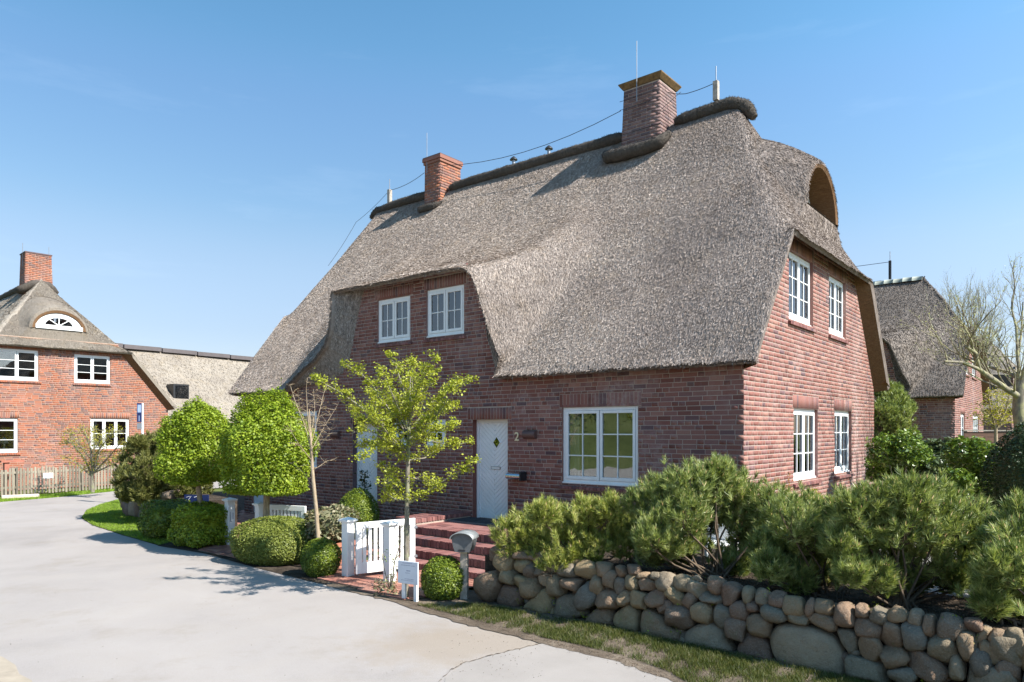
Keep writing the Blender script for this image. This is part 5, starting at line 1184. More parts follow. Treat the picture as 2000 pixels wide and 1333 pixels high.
for k in range(5):
    for z in (.25, .6): o = put_stone(.0, z, .4, .4, 0, .25, 0, s2); o.location = (-.02 + rs.uniform(-.03, .03), .5 + k * .36, z)
# loose rocks in the bed
for (px, py, w) in ((1330, 1092, .16), (1240, 1095, .2), (1480, 1100, .12), (1205, 1085, .14)):
    c = g(px, py, .6); o = link('rock', STM[rs.randrange(16)], None, (c[0], c[1], .62), (0, .2, rs.random()), (w * .6, w * .5, w * .4))
    tag(o, {1330: 'pale rounded rock in the bed below the big window', 1240: 'flat grey rock beside the pine stems near the brick wall', 1480: 'small rock in the bed near the house corner', 1205: 'small rock behind the front pine nearest the steps'}[px], 'rock')
# ================================================================ planting
def leaf_cloud(name, P, size, mat, parent=None, asp=.6, up=.25, nrm=None, nb=.0, rng=RNG, fold=.25):
    """one four-cornered leaf at every point"""
    P = np.asarray(P, float); n = len(P); s = (size[0] + (size[1] - size[0]) * rng.random(n))[:, None]
    a = rng.normal(0, 1, (n, 3)); a[:, 2] = a[:, 2] * .6 + up
    N = rng.normal(0, 1, (n, 3)); N[:, 2] = np.abs(N[:, 2]) + .4
    if nrm is not None: N = N * (1 - nb) + nrm * nb * 2
    N /= np.linalg.norm(N, axis=1)[:, None]; a -= N * (a * N).sum(1)[:, None]; a /= np.linalg.norm(a, axis=1)[:, None] + 1e-9; b = np.cross(N, a)
    V = np.stack([P - a * s * .5, P + b * s * asp * .5 + N * s * fold * .3 + a * s * .05, P + a * s * .5, P - b * s * asp * .5 + N * s * fold * .3 + a * s * .05], 1).reshape(-1, 3)
    return npmesh(name, V, np.arange(4 * n).reshape(n, 4), mat)
def shell(n, rx, ry, rz, thick=.22, power=2.0, lump=.06, rng=RNG, flat=None, zmin=-1.0):
    """points near the surface of a lumpy superellipsoid, centre 0"""
    out_p = []; out_n = []; ph = rng.uniform(0, 6.28, 9)
    while sum(len(x) for x in out_p) < n:
        d = rng.normal(0, 1, (n * 2, 3)); d /= np.linalg.norm(d, axis=1)[:, None]
        r = (np.abs(d[:, 0]) ** power + np.abs(d[:, 1]) ** power + np.abs(d[:, 2]) ** power) ** (-1 / power)
        l = 1 + lump * (np.sin(d[:, 0] * 5 + ph[0] + 3 * d[:, 2]) + np.sin(d[:, 1] * 6 + ph[1] - 2 * d[:, 0]) + np.sin(d[:, 2] * 7 + ph[2]) + .8 * np.sin(d[:, 0] * 13 + ph[3]) * np.sin(d[:, 2] * 12 + ph[4] + d[:, 1] * 9)) / 2
        k = 1 - np.abs(rng.normal(0, thick, len(d)) * .5) + rng.normal(0, .012, len(d)); q = d * (r * l * k)[:, None]; m = q[:, 2] > zmin
        out_p.append(q[m] * np.array((rx, ry, rz))); nn = q[m] / np.array((rx, ry, rz)); out_n.append(nn / np.linalg.norm(nn, axis=1)[:, None])
    return np.concatenate(out_p)[:n], np.concatenate(out_n)[:n]
def inner_blob(rx, ry, rz, mat, parent, loc, power=2.0, zmin=-1):
    bm = bmesh.new(); bmesh.ops.create_icosphere(bm, subdivisions=3, radius=1)
    for v in bm.verts:
        d = v.co.normalized(); r = (abs(d.x) ** power + abs(d.y) ** power + abs(d.z) ** power) ** (-1 / power); q = d * r; q.z = max(q.z, zmin); v.co = (q.x * rx, q.y * ry, q.z * rz)
    me = bpy.data.meshes.new('inner_growth'); bm.to_mesh(me); bm.free(); me.materials.append(mat); return link('inner_growth', me, parent, loc)
def clipped(name, label, cat, loc, r, n, size, mat, power=2.0, zc=None, lump=.03, zmin=-1.0, rz=0, thick=.14, seed=1, nb=.35, extra=None):
    rg = np.random.default_rng(seed); root = empty(name, (loc[0], loc[1], loc[2]), rz); tag(root, label, cat); zc = r[2] if zc is None else zc
    p, nn = shell(n, r[0], r[1], r[2], thick, power, lump, rg, zmin=zmin); p[:, 2] += zc
    if extra is not None: p = extra(p)
    keep = p[:, 2] > 0.0; p = p[keep]; nn = nn[keep]
    link('foliage', leaf_cloud('foliage', p, size, mat, nrm=nn, nb=nb, rng=rg), root)
    inner_blob(r[0] * .84, r[1] * .84, r[2] * .84, mat, root, (0, 0, zc), power, zmin)
    return root
# --- two clipped round trees
def lollipop(px, Y, zc, rx, rzz, trunk_r, label, seed, tx=0, n=26000):
    X = (px - CX) / F * Y; root = empty('round_tree', (X, Y, 0)); tag(root, label, 'tree', 'clipped round trees on bare stems'); rg = np.random.default_rng(seed)
    def egg(p): k = (p[:, 2] - zc) / rzz; f = 1.06 - .12 * k + .10 * np.maximum(0, -k); p[:, 0] *= f; p[:, 1] *= f; low = p[:, 2] < zc - rzz * .72; p[low, 2] = zc - rzz * .72 + (p[low, 2] - (zc - rzz * .72)) * .35; return p
    p, nn = shell(n, rx, rx, rzz, .32, 2.0, .13, rg); p[:, 2] += zc; p = egg(p)
    sh = p[rg.choice(len(p), 130)]; sn = sh - np.array((0, 0, zc)); sn /= np.linalg.norm(sn, axis=1)[:, None]; sn[:, 2] += .5      # stray shoots
    p = np.concatenate([p] + [sh + sn * k_ for k_ in (.02, .05, .08, .11)]); nn = np.concatenate([nn] + [sn] * 4)
    link('crown', leaf_cloud('crown', p, (.026, .062), M['l_ball'], asp=.72, nrm=nn, nb=.3, rng=rg), root)
    tw = MB(); tw.tube([(tx, 0, -.02), (tx * .8, 0, .5), (0, 0, zc - rzz * .7), (0.01, .02, zc)], [trunk_r * 1.2, trunk_r, trunk_r * .9, trunk_r * .5], 8); tw.build('trunk', M['barktan'], root)
    br = MB()
    for k in range(26):
        a = rg.uniform(0, 6.28); e = rg.uniform(-.3, 1.1); d = np.array((math.cos(a) * math.cos(e), math.sin(a) * math.cos(e), math.sin(e))); s = np.array((0, 0, zc - rzz * .6 + rg.uniform(0, rzz * .9))); br.tube([s, s + d * rx * .4, s + d * rx * .75 + (0, 0, .05)], [.02, .012, .005], 4)
    br.build('branches', M['bark'], root)
    core_ = inner_blob(rx * .5, rx * .5, rzz * .5, M['l_ball'], root, (0, 0, zc + .05)); core_.name = 'inner_leaves'
lollipop(386, 14.8, 2.03, .69, .98, .06, 'left one of the two clipped round trees, nearer the stone wall and navy board', 21, .12, 30000)
lollipop(521, 13.55, 2.0, .785, 1.06, .065, 'right one of the two clipped round trees, rising out of the yew mound', 22, -.02, 38000)
# --- hedges and balls
clipped('clipped_hedge', 'bright green clipped hedge block left of the white slotted post', 'hedge', (-6.40, 14.75, 0), (.60, .50, .46), 16000, (.03, .065), M['l_hedge'], 3.4, .42, .11, -.98, RZ, .26, 31)
clipped('clipped_hedge', 'darker low hedge block behind the bright one, beside the grass', 'hedge', (-7.55, 15.8, 0), (.55, .6, .42), 12000, (.03, .06), M['l_box'], 3.0, .38, .10, -.98, RZ, .24, 32)
clipped('yew_mound', 'wide olive green clipped yew mound with a dark groove at the road edge', 'shrub', (-4.25, 12.95, 0), (.82, .68, .45), 30000, (.02, .04), M['l_yew'], 2.3, .36, .02, -.95, R(-20), .10, 33)
clipped('yew_mound', 'front swelling of the olive yew mound beneath the groove', 'shrub', (-4.12, 12.62, 0), (.50, .42, .34), 15000, (.02, .04), M['l_yew'], 2.1, .33, .02, -1, R(-20), .10, 34)
clipped('box_ball', 'small box ball beside the yew mound and left white gate post', 'shrub', (-3.10, 11.62, 0), (.325, .325, .33), 9000, (.018, .034), M['l_box'], 2, .29, .03, -1, 0, .12, 35)
clipped('box_ball', 'box ball between the small white sign and the letterbox post', 'shrub', (-.965, 10.05, 0), (.31, .31, .315), 9500, (.018, .034), M['l_box'], 2.2, .285, .03, -1, 0, .12, 36)
clipped('box_dome', 'dark green box dome against the house in front of the left white door', 'shrub', hp(8.35, -.85, 0), (.46, .44, .58), 12000, (.02, .038), M['l_box'], 2.1, .5, .03, -.9, 0, .12, 37)
# sprig above the dome
rt = empty('laurel_sprig', hp(8.5, -.55)); tag(rt, 'leafy evergreen sprig sticking up behind the box dome', 'plant'); rg = np.random.default_rng(5)
P = np.array([(rg.normal(0, .07), rg.normal(0, .07), 1.0 + .45 * rg.random()) for _ in range(140)]); link('foliage', leaf_cloud('foliage', P, (.06, .10), M['l_dark'], asp=.4, rng=rg), rt); MB().tube([(0, 0, 0), (0, 0, 1.4)], .012, 5).build('stem', M['bark'], rt)
# terracotta trough with pieris
pt_ = empty('terracotta_planter', (-3.2, 12.7, 0), RZ); tag(pt_, 'square terracotta planter between the bare young tree and the gate post', 'planter')
q = MB(); s = .27
for (z0, z1, a, b) in ((0, .36, s, s * 1.1),):
    q.add([(-a, -a, z0), (a, -a, z0), (a, a, z0), (-a, a, z0), (-b, -b, z1), (b, -b, z1), (b, b, z1), (-b, b, z1)], [(0, 1, 5, 4), (1, 2, 6, 5), (2, 3, 7, 6), (3, 0, 4, 7), (0, 3, 2, 1)])
q.build('pot', M['terra'], pt_); q = MB(); b = s * 1.1
for x0, x1, y0, y1 in ((-b - .03, b + .03, -b - .03, -b + .02), (-b - .03, b + .03, b - .02, b + .03), (-b - .03, -b + .02, -b + .02, b - .02), (b - .02, b + .03, -b + .02, b - .02)): q.box(x0, x1, y0, y1, .33, .40)
q.build('rim', M['terra'], pt_); MB().box(-b + .02, b - .02, -b + .02, b - .02, .3, .35).build('potting_soil', M['soil'], pt_)
clipped('pieris_bush', 'drooping cream and green pieris bush growing in the terracotta planter', 'shrub', (-3.2, 12.7, .30), (.47, .45, .36), 2600, (.05, .10), M['l_variegated'], 2, .38, .12, -1, 0, .3, 38, .1)
# --- trees built from traced limbs
def limb_tree(name, label, cat, base, trunk, limbs, mat_bark, leaf, seed, leafsize, per, spread, group=None, twig_r=.006, sub=4, sublen=.28, asp=.6, droop=0):
    """trunk: [(pt, r)...]; limbs: polylines of points (absolute); leaves clumped along them"""
    rg = np.random.default_rng(seed); root = empty(name, base); tag(root, label, cat, group); b0 = np.array(base)
    t = MB(); t.tube([np.array(p) - b0 for p, r_ in trunk], [r_ for p, r_ in trunk], 9); t.build('trunk', mat_bark, root); bm_b = MB(); LP = []
    for poly, r0 in limbs:
        Pp = [np.array(p) - b0 for p in poly]; n = len(Pp); bm_b.tube(Pp, [r0 * (1 - .75 * i / (n - 1)) for i in range(n)], 5)
        for i in range(n - 1):
            L_ = np.linalg.norm(Pp[i + 1] - Pp[i]); k = max(1, int(L_ / .11))
            for j in range(k):
                u = (j + rg.random()) / k; c = Pp[i] + (Pp[i + 1] - Pp[i]) * u; far_ = (i + u) / (n - 1)
                if far_ < .12: continue
                for _ in range(sub):
                    d = rg.normal(0, 1, 3); d[2] = abs(d[2]) * .5 - droop; d /= np.linalg.norm(d); l = sublen * rg.uniform(.3, 1) * (1.15 - .5 * far_); e = c + d * l
                    if twig_r: bm_b.tube([c, (c + e) / 2 + rg.normal(0, .01, 3), e], [twig_r, twig_r * .7, twig_r * .3], 3, cap=False)
                    m = rg.poisson(per)
                    if m: LP.append(c + (e - c) * rg.uniform(.35, 1.05, m)[:, None] + rg.normal(0, spread, (m, 3)))
    bm_b.build('branches', mat_bark, root)
    if LP: link('crown', leaf_cloud('crown', np.concatenate(LP), leafsize, leaf, asp=asp, rng=rg, up=.1), root)
    return root
Ya = 10.02
def tr(pts, Y0=Ya, dY=0.0): n = len(pts); return [tuple(at(px, py, Y0 + dY * i / (n - 1))) for i, (px, py) in enumerate(pts)]
ra = random.Random(4)
acer = [([(795, 960), (770, 930), (748, 905)], .5, .016), ([(796, 985), (830, 965), (875, 935), (905, 918), (924, 900)], -.5, .018), ([(796, 978), (770, 975), (752, 962), (750, 930)], -.4, .012), ([(795, 955), (765, 962), (750, 985)], .3, .010),
        ([(795, 893), (765, 868), (735, 845), (705, 842), (690, 845)], -.3, .015), ([(797, 870), (830, 858), (880, 872), (925, 862)], .4, .013), ([(797, 900), (830, 895), (850, 880), (860, 880)], .7, .013), ([(797, 880), (740, 820), (690, 785), (660, 765), (625, 745), (603, 738)], -.2, .020),
        ([(797, 850), (760, 800), (725, 750), (700, 725), (672, 712)], .5, .017), ([(797, 840), (770, 780), (745, 720)], -.6, .014), ([(798, 830), (790, 770), (775, 720), (760, 692)], .2, .016), ([(798, 825), (805, 770), (806, 720), (806, 700)], .7, .013), ([(798, 830), (820, 780), (840, 735), (862, 720)], -.3, .015),
        ([(798, 845), (840, 790), (880, 760), (925, 742)], .3, .016), ([(798, 850), (835, 830), (870, 790), (895, 735)], -.7, .014), ([(798, 860), (840, 815), (870, 800), (895, 795)], .9, .012), ([(797, 862), (760, 830), (700, 820), (692, 800)], .8, .014), ([(797, 875), (840, 845), (885, 830)], -.9, .012), ([(797, 845), (745, 790), (720, 760)], 1.0, .012),
        ([(797, 905), (760, 885), (735, 870), (720, 880), (705, 900)], -.8, .010), ([(796, 930), (830, 940), (850, 955), (870, 950)], .4, .010), ([(798, 835), (815, 760), (850, 700)], -.9, .010), ([(795, 900), (745, 860), (700, 875)], .3, .010), ([(797, 885), (760, 850), (722, 800)], -1.0, .013), ([(797, 845), (770, 800), (758, 745)], .9, .011)]
limb_tree('maple_tree', 'young spring green maple with slim trunk rising behind the small white sign', 'tree', tuple(at(792, 1168, Ya)), [(at(792, 1172, Ya), .042), (at(794, 1050, Ya), .036), (at(796, 940, Ya), .031), (at(798, 850, Ya), .024), (at(800, 780, Ya), .014), (at(802, 735, Ya), .006)],
          [(tr(p, Ya, d), r_) for p, d, r_ in acer], M['bark'], M['l_acer'], 41, (.022, .046), 18, .028, None, .0035, 5, .22, .75)
# young bare tree, leaning
Yb = 12.15
bt = [([(608, 880), (595, 830), (575, 780), (566, 750)], .3, .010), ([(606, 860), (600, 800), (598, 760), (600, 738)], -.2, .010), ([(607, 870), (620, 820), (632, 770), (640, 748)], .3, .009), ([(609, 890), (640, 850), (655, 820)], -.3, .007), ([(609, 900), (585, 870), (560, 830)], -.4, .008), ([(606, 850), (585, 800), (582, 765)], -.6, .008),
      ([(607, 860), (615, 800), (612, 760)], .5, .008), ([(610, 920), (640, 900), (650, 900)], .2, .005), ([(611, 950), (590, 920), (570, 905)], .2, .005), ([(608, 880), (630, 840), (660, 790)], .5, .007)]
limb_tree('young_bare_tree', 'thin leaning young tree with almost bare twigs and brown buds', 'tree', tuple(at(625, 1108, Yb)), [(at(625, 1110, Yb), .04), (at(618, 1000, Yb), .034), (at(611, 930, Yb), .03), (at(607, 860, Yb), .02), (at(604, 800, Yb), .010)], [(tr(p, Yb, d), r_) for p, d, r_ in bt], M['barktan'], M['l_bud'], 42, (.015, .03), 1.2, .015, None, .003, 4, .26)
# rose by the sign
Yr = 10.55
rl = [([(760, 1150), (750, 1110), (745, 1075), (735, 1060)], .2, .008), ([(765, 1150), (770, 1100), (782, 1060), (783, 1030)], -.1, .012), ([(762, 1150), (775, 1110), (760, 1075)], -.2, .007), ([(768, 1100), (795, 1060), (810, 1050)], .2, .006), ([(783, 1060), (770, 1030), (755, 1022)], .1, .005), ([(783, 1050), (795, 1020)], 0, .005), ([(755, 1150), (740, 1140), (735, 1125)], -.2, .006)]
limb_tree('rose_bush', 'sparse thorny rose bush with fresh leaves in front of the white gate', 'shrub', tuple(at(762, 1155, Yr)), [(at(762, 1155, Yr), .014), (at(764, 1120, Yr), .011)], [(tr(p, Yr, d), r_) for p, d, r_ in rl], M['bark'], M['l_laurel'], 43, (.018, .036), 2.4, .03, None, .003, 4, .13)
# low ground plants around the sign
rg = np.random.default_rng(9); cp = []
for _ in range(260): a = g(rg.uniform(730, 775), rg.uniform(1140, 1168)); cp.append((a[0], a[1], rg.uniform(.01, .1)))
tag(link('undergrowth', leaf_cloud('undergrowth', cp, (.03, .06), M['l_variegated'], rng=rg)), kind='stuff')
# far yellow shrub by the picket fence
Yf = 25.2
fl = [([(178, 925), (165, 895), (140, 865), (118, 868)], .8, .04), ([(180, 925), (178, 880), (165, 840), (150, 835)], -.6, .04), ([(182, 925), (195, 880), (200, 840)], .4, .04), ([(182, 925), (215, 890), (240, 860)], -.5, .035), ([(178, 930), (150, 905), (120, 890)], -.4, .03), ([(182, 925), (185, 870), (180, 835)], 1.0, .03), ([(182, 925), (225, 905), (245, 885)], .5, .03), ([(180, 900), (140, 850), (128, 845)], .6, .02), ([(185, 890), (215, 850), (232, 842)], -.9, .02)]
limb_tree('forsythia_shrub', 'open yellow green flowering shrub behind the picket fence', 'shrub', tuple(at(181, 962, Yf)), [(at(181, 962, Yf), .07), (at(180, 925, Yf), .05)], [(tr(p, Yf, d), r_) for p, d, r_ in fl], M['bark'], M['l_yellow'], 44, (.04, .075), 6.0, .07, None, .008, 4, .5)
# --- mountain pines: stems fan out to needle tufts
def tufts(C, rg, needles=38, L=(.05, .085), w=.0046, up=.8, mat=None, name='needles', axis=None):
    n = len(C); A = rg.normal(0, .55, (n, 3)); A[:, 2] = np.abs(A[:, 2]) * .5 + up
    if axis is not None: A = A * .55 + axis
    A /= np.linalg.norm(A, axis=1)[:, None]; C2 = np.repeat(C, needles, 0); A2 = np.repeat(A, needles, 0); m = len(C2)
    d = rg.normal(0, 1, (m, 3)); d -= A2 * (d * A2).sum(1)[:, None]; d /= np.linalg.norm(d, axis=1)[:, None]; t = rg.random(m)[:, None]
    dr = d * (.85 - .45 * t) + A2 * (.55 + .6 * t); dr /= np.linalg.norm(dr, axis=1)[:, None]; b = C2 + A2 * (t - .6) * .085; l = (L[0] + (L[1] - L[0]) * rg.random(m))[:, None]; e = b + dr * l
    s = np.cross(dr, rg.normal(0, 1, (m, 3))); s /= np.linalg.norm(s, axis=1)[:, None]
    V = np.stack([b - s * w, b + s * w, e], 1).reshape(-1, 3); me = npmesh(name, V, np.arange(3 * m).reshape(m, 3), mat); return me, A
def pine(label, blobs, base, Y, seed, mat='l_pine', stems=9, tuft_n=115, scale=1.0, name='mountain_pine', candles=.75, needles=40, L=(.06, .105), w=.0046, ysp=.9, cat='shrub', group='mountain pines behind the boulder wall', stemr=.016):
    rg = np.random.default_rng(seed); Z0 = .57 if name == 'mountain_pine' else base[2]; root = empty(name, (base[0], base[1], Z0)); tag(root, label, cat, group); b0 = np.array((base[0], base[1], Z0)); C = []; AX = []; st_ = MB(); 
    for (px, py, r) in blobs:
        Yc = Y + rg.uniform(-.5, .5) * ysp; c = at(px, py + (20 if name == 'mountain_pine' else 0), Yc); rad = r / F * Yc * scale * 1.08
        d = rg.normal(0, 1, (tuft_n, 3)); d /= np.linalg.norm(d, axis=1)[:, None]; d[:, 2] = d[:, 2] * .9 + .12; k = rg.uniform(.35, 1.12, tuft_n)[:, None] ** .6; pts_ = c + d * k * rad; C.append(pts_); AX.append(d * .9 + (0, 0, .55))
        if len(C) > 1:      # tufts that bridge towards the neighbouring cluster
            ex = int(tuft_n * .35); u_ = rg.random((ex, 1)); e2 = c * (1 - u_) + pc * u_ + rg.normal(0, rad * .45, (ex, 3)) + (0, 0, .02)
            if np.linalg.norm(c - pc) < 4.2 * rad: C.append(e2); AX.append(rg.normal(0, .4, (ex, 3)) + (0, 0, .7))
        pc = c
        # branches from the base to the blob and on to some tufts
        mid = b0 + (c - b0) * .5 + np.array((rg.normal(0, .06), rg.normal(0, .06), -.08 * np.linalg.norm((c - b0)[:2]))); cl = c - b0; bl = np.array((rg.normal(0, .10), rg.normal(0, .08), 0))
        st_.tube([bl, mid - b0 + bl * .5, cl - (0, 0, rad * .4), cl + (0, 0, rad * .2)], [stemr, stemr * .75, stemr * .5, stemr * .25], 6)
        for i in rg.choice(tuft_n, 16, replace=False):
            e = pts_[i] - b0; s_ = (mid - b0) * .35 + cl * .65; st_.tube([s_ + rg.normal(0, .02, 3), (s_ + e) / 2 + (0, 0, -.03), e], [stemr * .38, stemr * .28, stemr * .15], 4, cap=False)
    C = np.concatenate(C) - b0; AX = np.concatenate(AX); keep = C[:, 2] > .04; C = C[keep]; AX = AX[keep]
    st_.build('stems', M['barkpine'], root); me, A = tufts(C, rg, needles, L, w, .7, M[mat], axis=AX); link('needles', me, root)
    if candles:
        pick = (rg.random(len(C)) < candles) & (A[:, 2] > .45); c = C[pick]; a = A[pick] * .6 + (0, 0, .5); a /= np.linalg.norm(a, axis=1)[:, None]; n = len(c); s = np.cross(a, rg.normal(0, 1, (n, 3))); s /= np.linalg.norm(s, axis=1)[:, None]; s2_ = np.cross(a, s); h = rg.uniform(.03, .075, n)[:, None]; ww = .0075
        b = c + a * .02; V = np.stack([b + s * ww, b - s * ww * .5 + s2_ * ww * .87, b - s * ww * .5 - s2_ * ww * .87, b + a * h], 1).reshape(-1, 3); k = np.arange(n)[:, None] * 4
        Fc = np.concatenate([k + np.array((0, 1, 3)), k + np.array((1, 2, 3)), k + np.array((2, 0, 3))]); tag(link('candles', npmesh('candles', V, Fc, M['l_candle']), root), kind='stuff')
    return root
def bedpt(s, off): p = wl2(s, off); return (p[0], p[1], .57)
pine('yellowish mountain pine nearest the brick steps, leftmost of the row', [(1000, 1035, 38), (1035, 1010, 40), (1060, 1062, 42), (1100, 1010, 42), (1110, 1055, 42), (1165, 1010, 42), (1160, 1050, 38), (1075, 1095, 26), (1205, 1010, 34), (1150, 985, 30), (1060, 985, 26), (1215, 1045, 30), (1030, 1055, 32), (1190, 980, 26), (1130, 1090, 24)], bedpt(1.1, .75), 9.35, 51, 'l_pine2', tuft_n=85, candles=.85)
pine('tall dark green mountain pine below the big window, second of the row', [(1255, 965, 32), (1300, 945, 38), (1345, 935, 42), (1395, 925, 44), (1440, 945, 42), (1390, 985, 46), (1335, 990, 46), (1290, 1010, 38), (1455, 1000, 46), (1500, 965, 40), (1490, 1030, 42), (1310, 1050, 26), (1250, 1010, 26), (1400, 905, 26), (1270, 1065, 26), (1455, 1060, 32), (1340, 1035, 32), (1440, 1085, 26), (1270, 1035, 30), (1330, 1070, 24), (1500, 1000, 34)], bedpt(3.0, .9), 8.75, 52, tuft_n=98)
pine('bushy mountain pine in front of the side wall windows, third of the row', [(1545, 1000, 44), (1530, 1050, 42), (1600, 1040, 42), (1610, 1000, 42), (1505, 1095, 32), (1585, 1085, 36), (1650, 1060, 40), (1570, 975, 30), (1640, 1000, 36), (1545, 1085, 34), (1500, 1055, 34), (1560, 1115, 28), (1625, 1095, 32), (1575, 1035, 34)], bedpt(4.15, .8), 7.95, 53, tuft_n=98)
pine('broad mountain pine right of the house corner, fourth of the row', [(1660, 975, 40), (1715, 965, 44), (1770, 955, 42), (1830, 960, 46), (1700, 1015, 50), (1760, 1010, 54), (1825, 1015, 54), (1885, 1000, 42), (1915, 1030, 42), (1730, 1070, 46), (1800, 1070, 50), (1865, 1065, 46), (1925, 1075, 38), (1680, 1080, 36), (1790, 1115, 32), (1860, 1112, 32), (1710, 1110, 30), (1750, 1118, 26), (1905, 1108, 32), (1640, 1045, 34), (1665, 1100, 26)], bedpt(5.05, .75), 7.35, 54, tuft_n=98)
pine('mountain pine cut by the right edge of the photo, last of the row', [(1975, 1020, 40), (2015, 1060, 58), (1965, 1090, 44), (2030, 1130, 60), (1990, 1150, 42), (1950, 1130, 34), (2060, 1000, 60), (2090, 1090, 70), (1960, 1050, 36), (1995, 985, 30), (1935, 1160, 30), (1975, 1175, 30), (2000, 1100, 44)], bedpt(6.05, .7), 6.6, 55, tuft_n=98)
# dark pine bush over the left boulder wall; pine by the right neighbour
pine('large dark olive pine bush overhanging the left boulder wall', [(262, 905, 30), (300, 880, 30), (325, 870, 26), (250, 940, 26), (290, 925, 34), (320, 910, 34), (290, 965, 30), (330, 955, 34), (345, 900, 30), (360, 940, 36), (250, 965, 18), (385, 955, 26), (270, 870, 16)], (-9.4, 18.9, .5), 18.6, 56, 'l_olive', name='pine_bush', tuft_n=230, candles=0, needles=22, L=(.07, .12), w=.010, ysp=1.6, group=None, stemr=.03)
pine('dark shaggy pine standing behind the house corner at the right', [(1725, 765, 18), (1745, 790, 24), (1720, 810, 26), (1750, 825, 28), (1725, 850, 26), (1760, 850, 24), (1770, 800, 14), (1745, 765, 12)], (9.6, 18.8, .5), 18.6, 57, 'l_pine', name='pine_bush', tuft_n=150, candles=0, needles=22, L=(.07, .13), w=.009, ysp=1.2, group=None, stemr=.03)
# --- loose shrubs, right background
def loose(name, label, cat, blobs, Y, base, mat, n, size, seed, asp=.45, stem='bark', ysp=.6, flatz=.5):
    rg = np.random.default_rng(seed); root = empty(name, base); tag(root, label, cat); b0 = np.array(base); P = []; st_ = MB()
    for px, py, r in blobs:
        c = at(px, py, Y + rg.uniform(-ysp, ysp)); rad = r / F * Y; p, _ = shell(n, rad, rad, rad, .5, 2, .16, rg); P.append(p + c - b0); st_.tube([rg.normal(0, .06, 3) * (1, 1, 0), (c - b0) * .55, c - b0], [.022, .016, .006], 5)
    P = np.concatenate(P); P = P[P[:, 2] > .02]; link('foliage', leaf_cloud('foliage', P, size, mat, asp=asp, rng=rg, up=.4), root); st_.build('stems', M[stem], root); return root
loose('laurel_shrub', 'fresh green laurel bush right of the house side wall', 'shrub', [(1730, 880, 34), (1770, 875, 34), (1750, 910, 38), (1790, 900, 30), (1720, 920, 30), (1775, 930, 30)], 14.6, (8.0, 14.6, .55), M['l_laurel'], 1500, (.06, .11), 61)
loose('rhododendron_shrub', 'dark leaved bush between the two bright green laurel bushes', 'shrub', [(1820, 885, 26), (1835, 910, 26), (1850, 880, 22), (1815, 925, 26), (1860, 900, 24)], 15.0, (8.9, 15.0, .55), leaf_mat('rhododendron_leaf', [(.02, .04, .018), (.06, .09, .035), (.13, .17, .08), (.25, .28, .16)], .15, .3), 1200, (.07, .12), 62)
loose('laurel_shrub', 'glossy laurel bush before the brown board fence, nearest the dark yew', 'shrub', [(1880, 885, 32), (1915, 890, 34), (1890, 920, 38), (1935, 915, 32), (1955, 905, 22), (1920, 945, 30), (1870, 945, 30)], 13.4, (8.5, 13.4, .55), M['l_laurel'], 1500, (.06, .11), 63)
clipped('yew_column', 'large dark clipped yew at the right edge behind the pines', 'shrub', (8.55, 11.6, .55), (.75, .75, .98), 16000, (.03, .06), M['l_dark'], 2.2, .98, .04, -.98, 0, .14, 64)
loose('barberry_shrub', 'yellow green bush with an orange tip between the pines and the house side', 'shrub', [(1585, 975, 20), (1600, 985, 22), (1570, 985, 16), (1610, 1005, 20)], 9.6, (4.0, 9.6, .55), M['l_yellow'], 420, (.02, .045), 65, .55, ysp=.1)
o = MB(); c = at(1541, 950, 9.5); o.tube([(c[0] + .1, c[1], .57), (c[0], c[1], c[2] - .2), tuple(c)], [.01, .008, .004], 5); tb = o.build('barberry_twig', M['bark']); tag(tb, 'upright orange leaved twig in front of the side wall window', 'twig')
rg = np.random.default_rng(3); lc = link('leaves', leaf_cloud('leaves', c + rg.normal(0, 1, (60, 3)) * (.02, .02, .09), (.02, .04), leaf_mat('orange_leaf', [(.35, .12, .02), (.5, .25, .03)], .3), rng=rg), tb)
# round dark bush far left of the right house, low
# small yellow tree
Ys = 21.0
sl_ = [([(1944, 838), (1925, 810), (1912, 790)], .5, .03), ([(1944, 838), (1935, 800), (1930, 765)], -.5, .03), ([(1945, 838), (1950, 800), (1948, 758)], .3, .03), ([(1946, 838), (1965, 800), (1972, 770)], -.5, .03), ([(1946, 838), (1975, 815), (1985, 800)], .4, .03), ([(1944, 835), (1960, 790), (1958, 765)], .8, .02), ([(1943, 835), (1915, 820), (1908, 810)], -.4, .02)]
limb_tree('small_round_tree', 'small yellow green round tree before the board fence at the right', 'tree', tuple(at(1945, 865, Ys)), [(at(1945, 885, Ys), .06), (at(1945, 860, Ys), .05), (at(1945, 835, Ys), .045)], [(tr(p, Ys, d), r_) for p, d, r_ in sl_], M['barktan'], M['l_yellow'], 46, (.05, .085), 4.5, .07, None, .007, 4, .42)
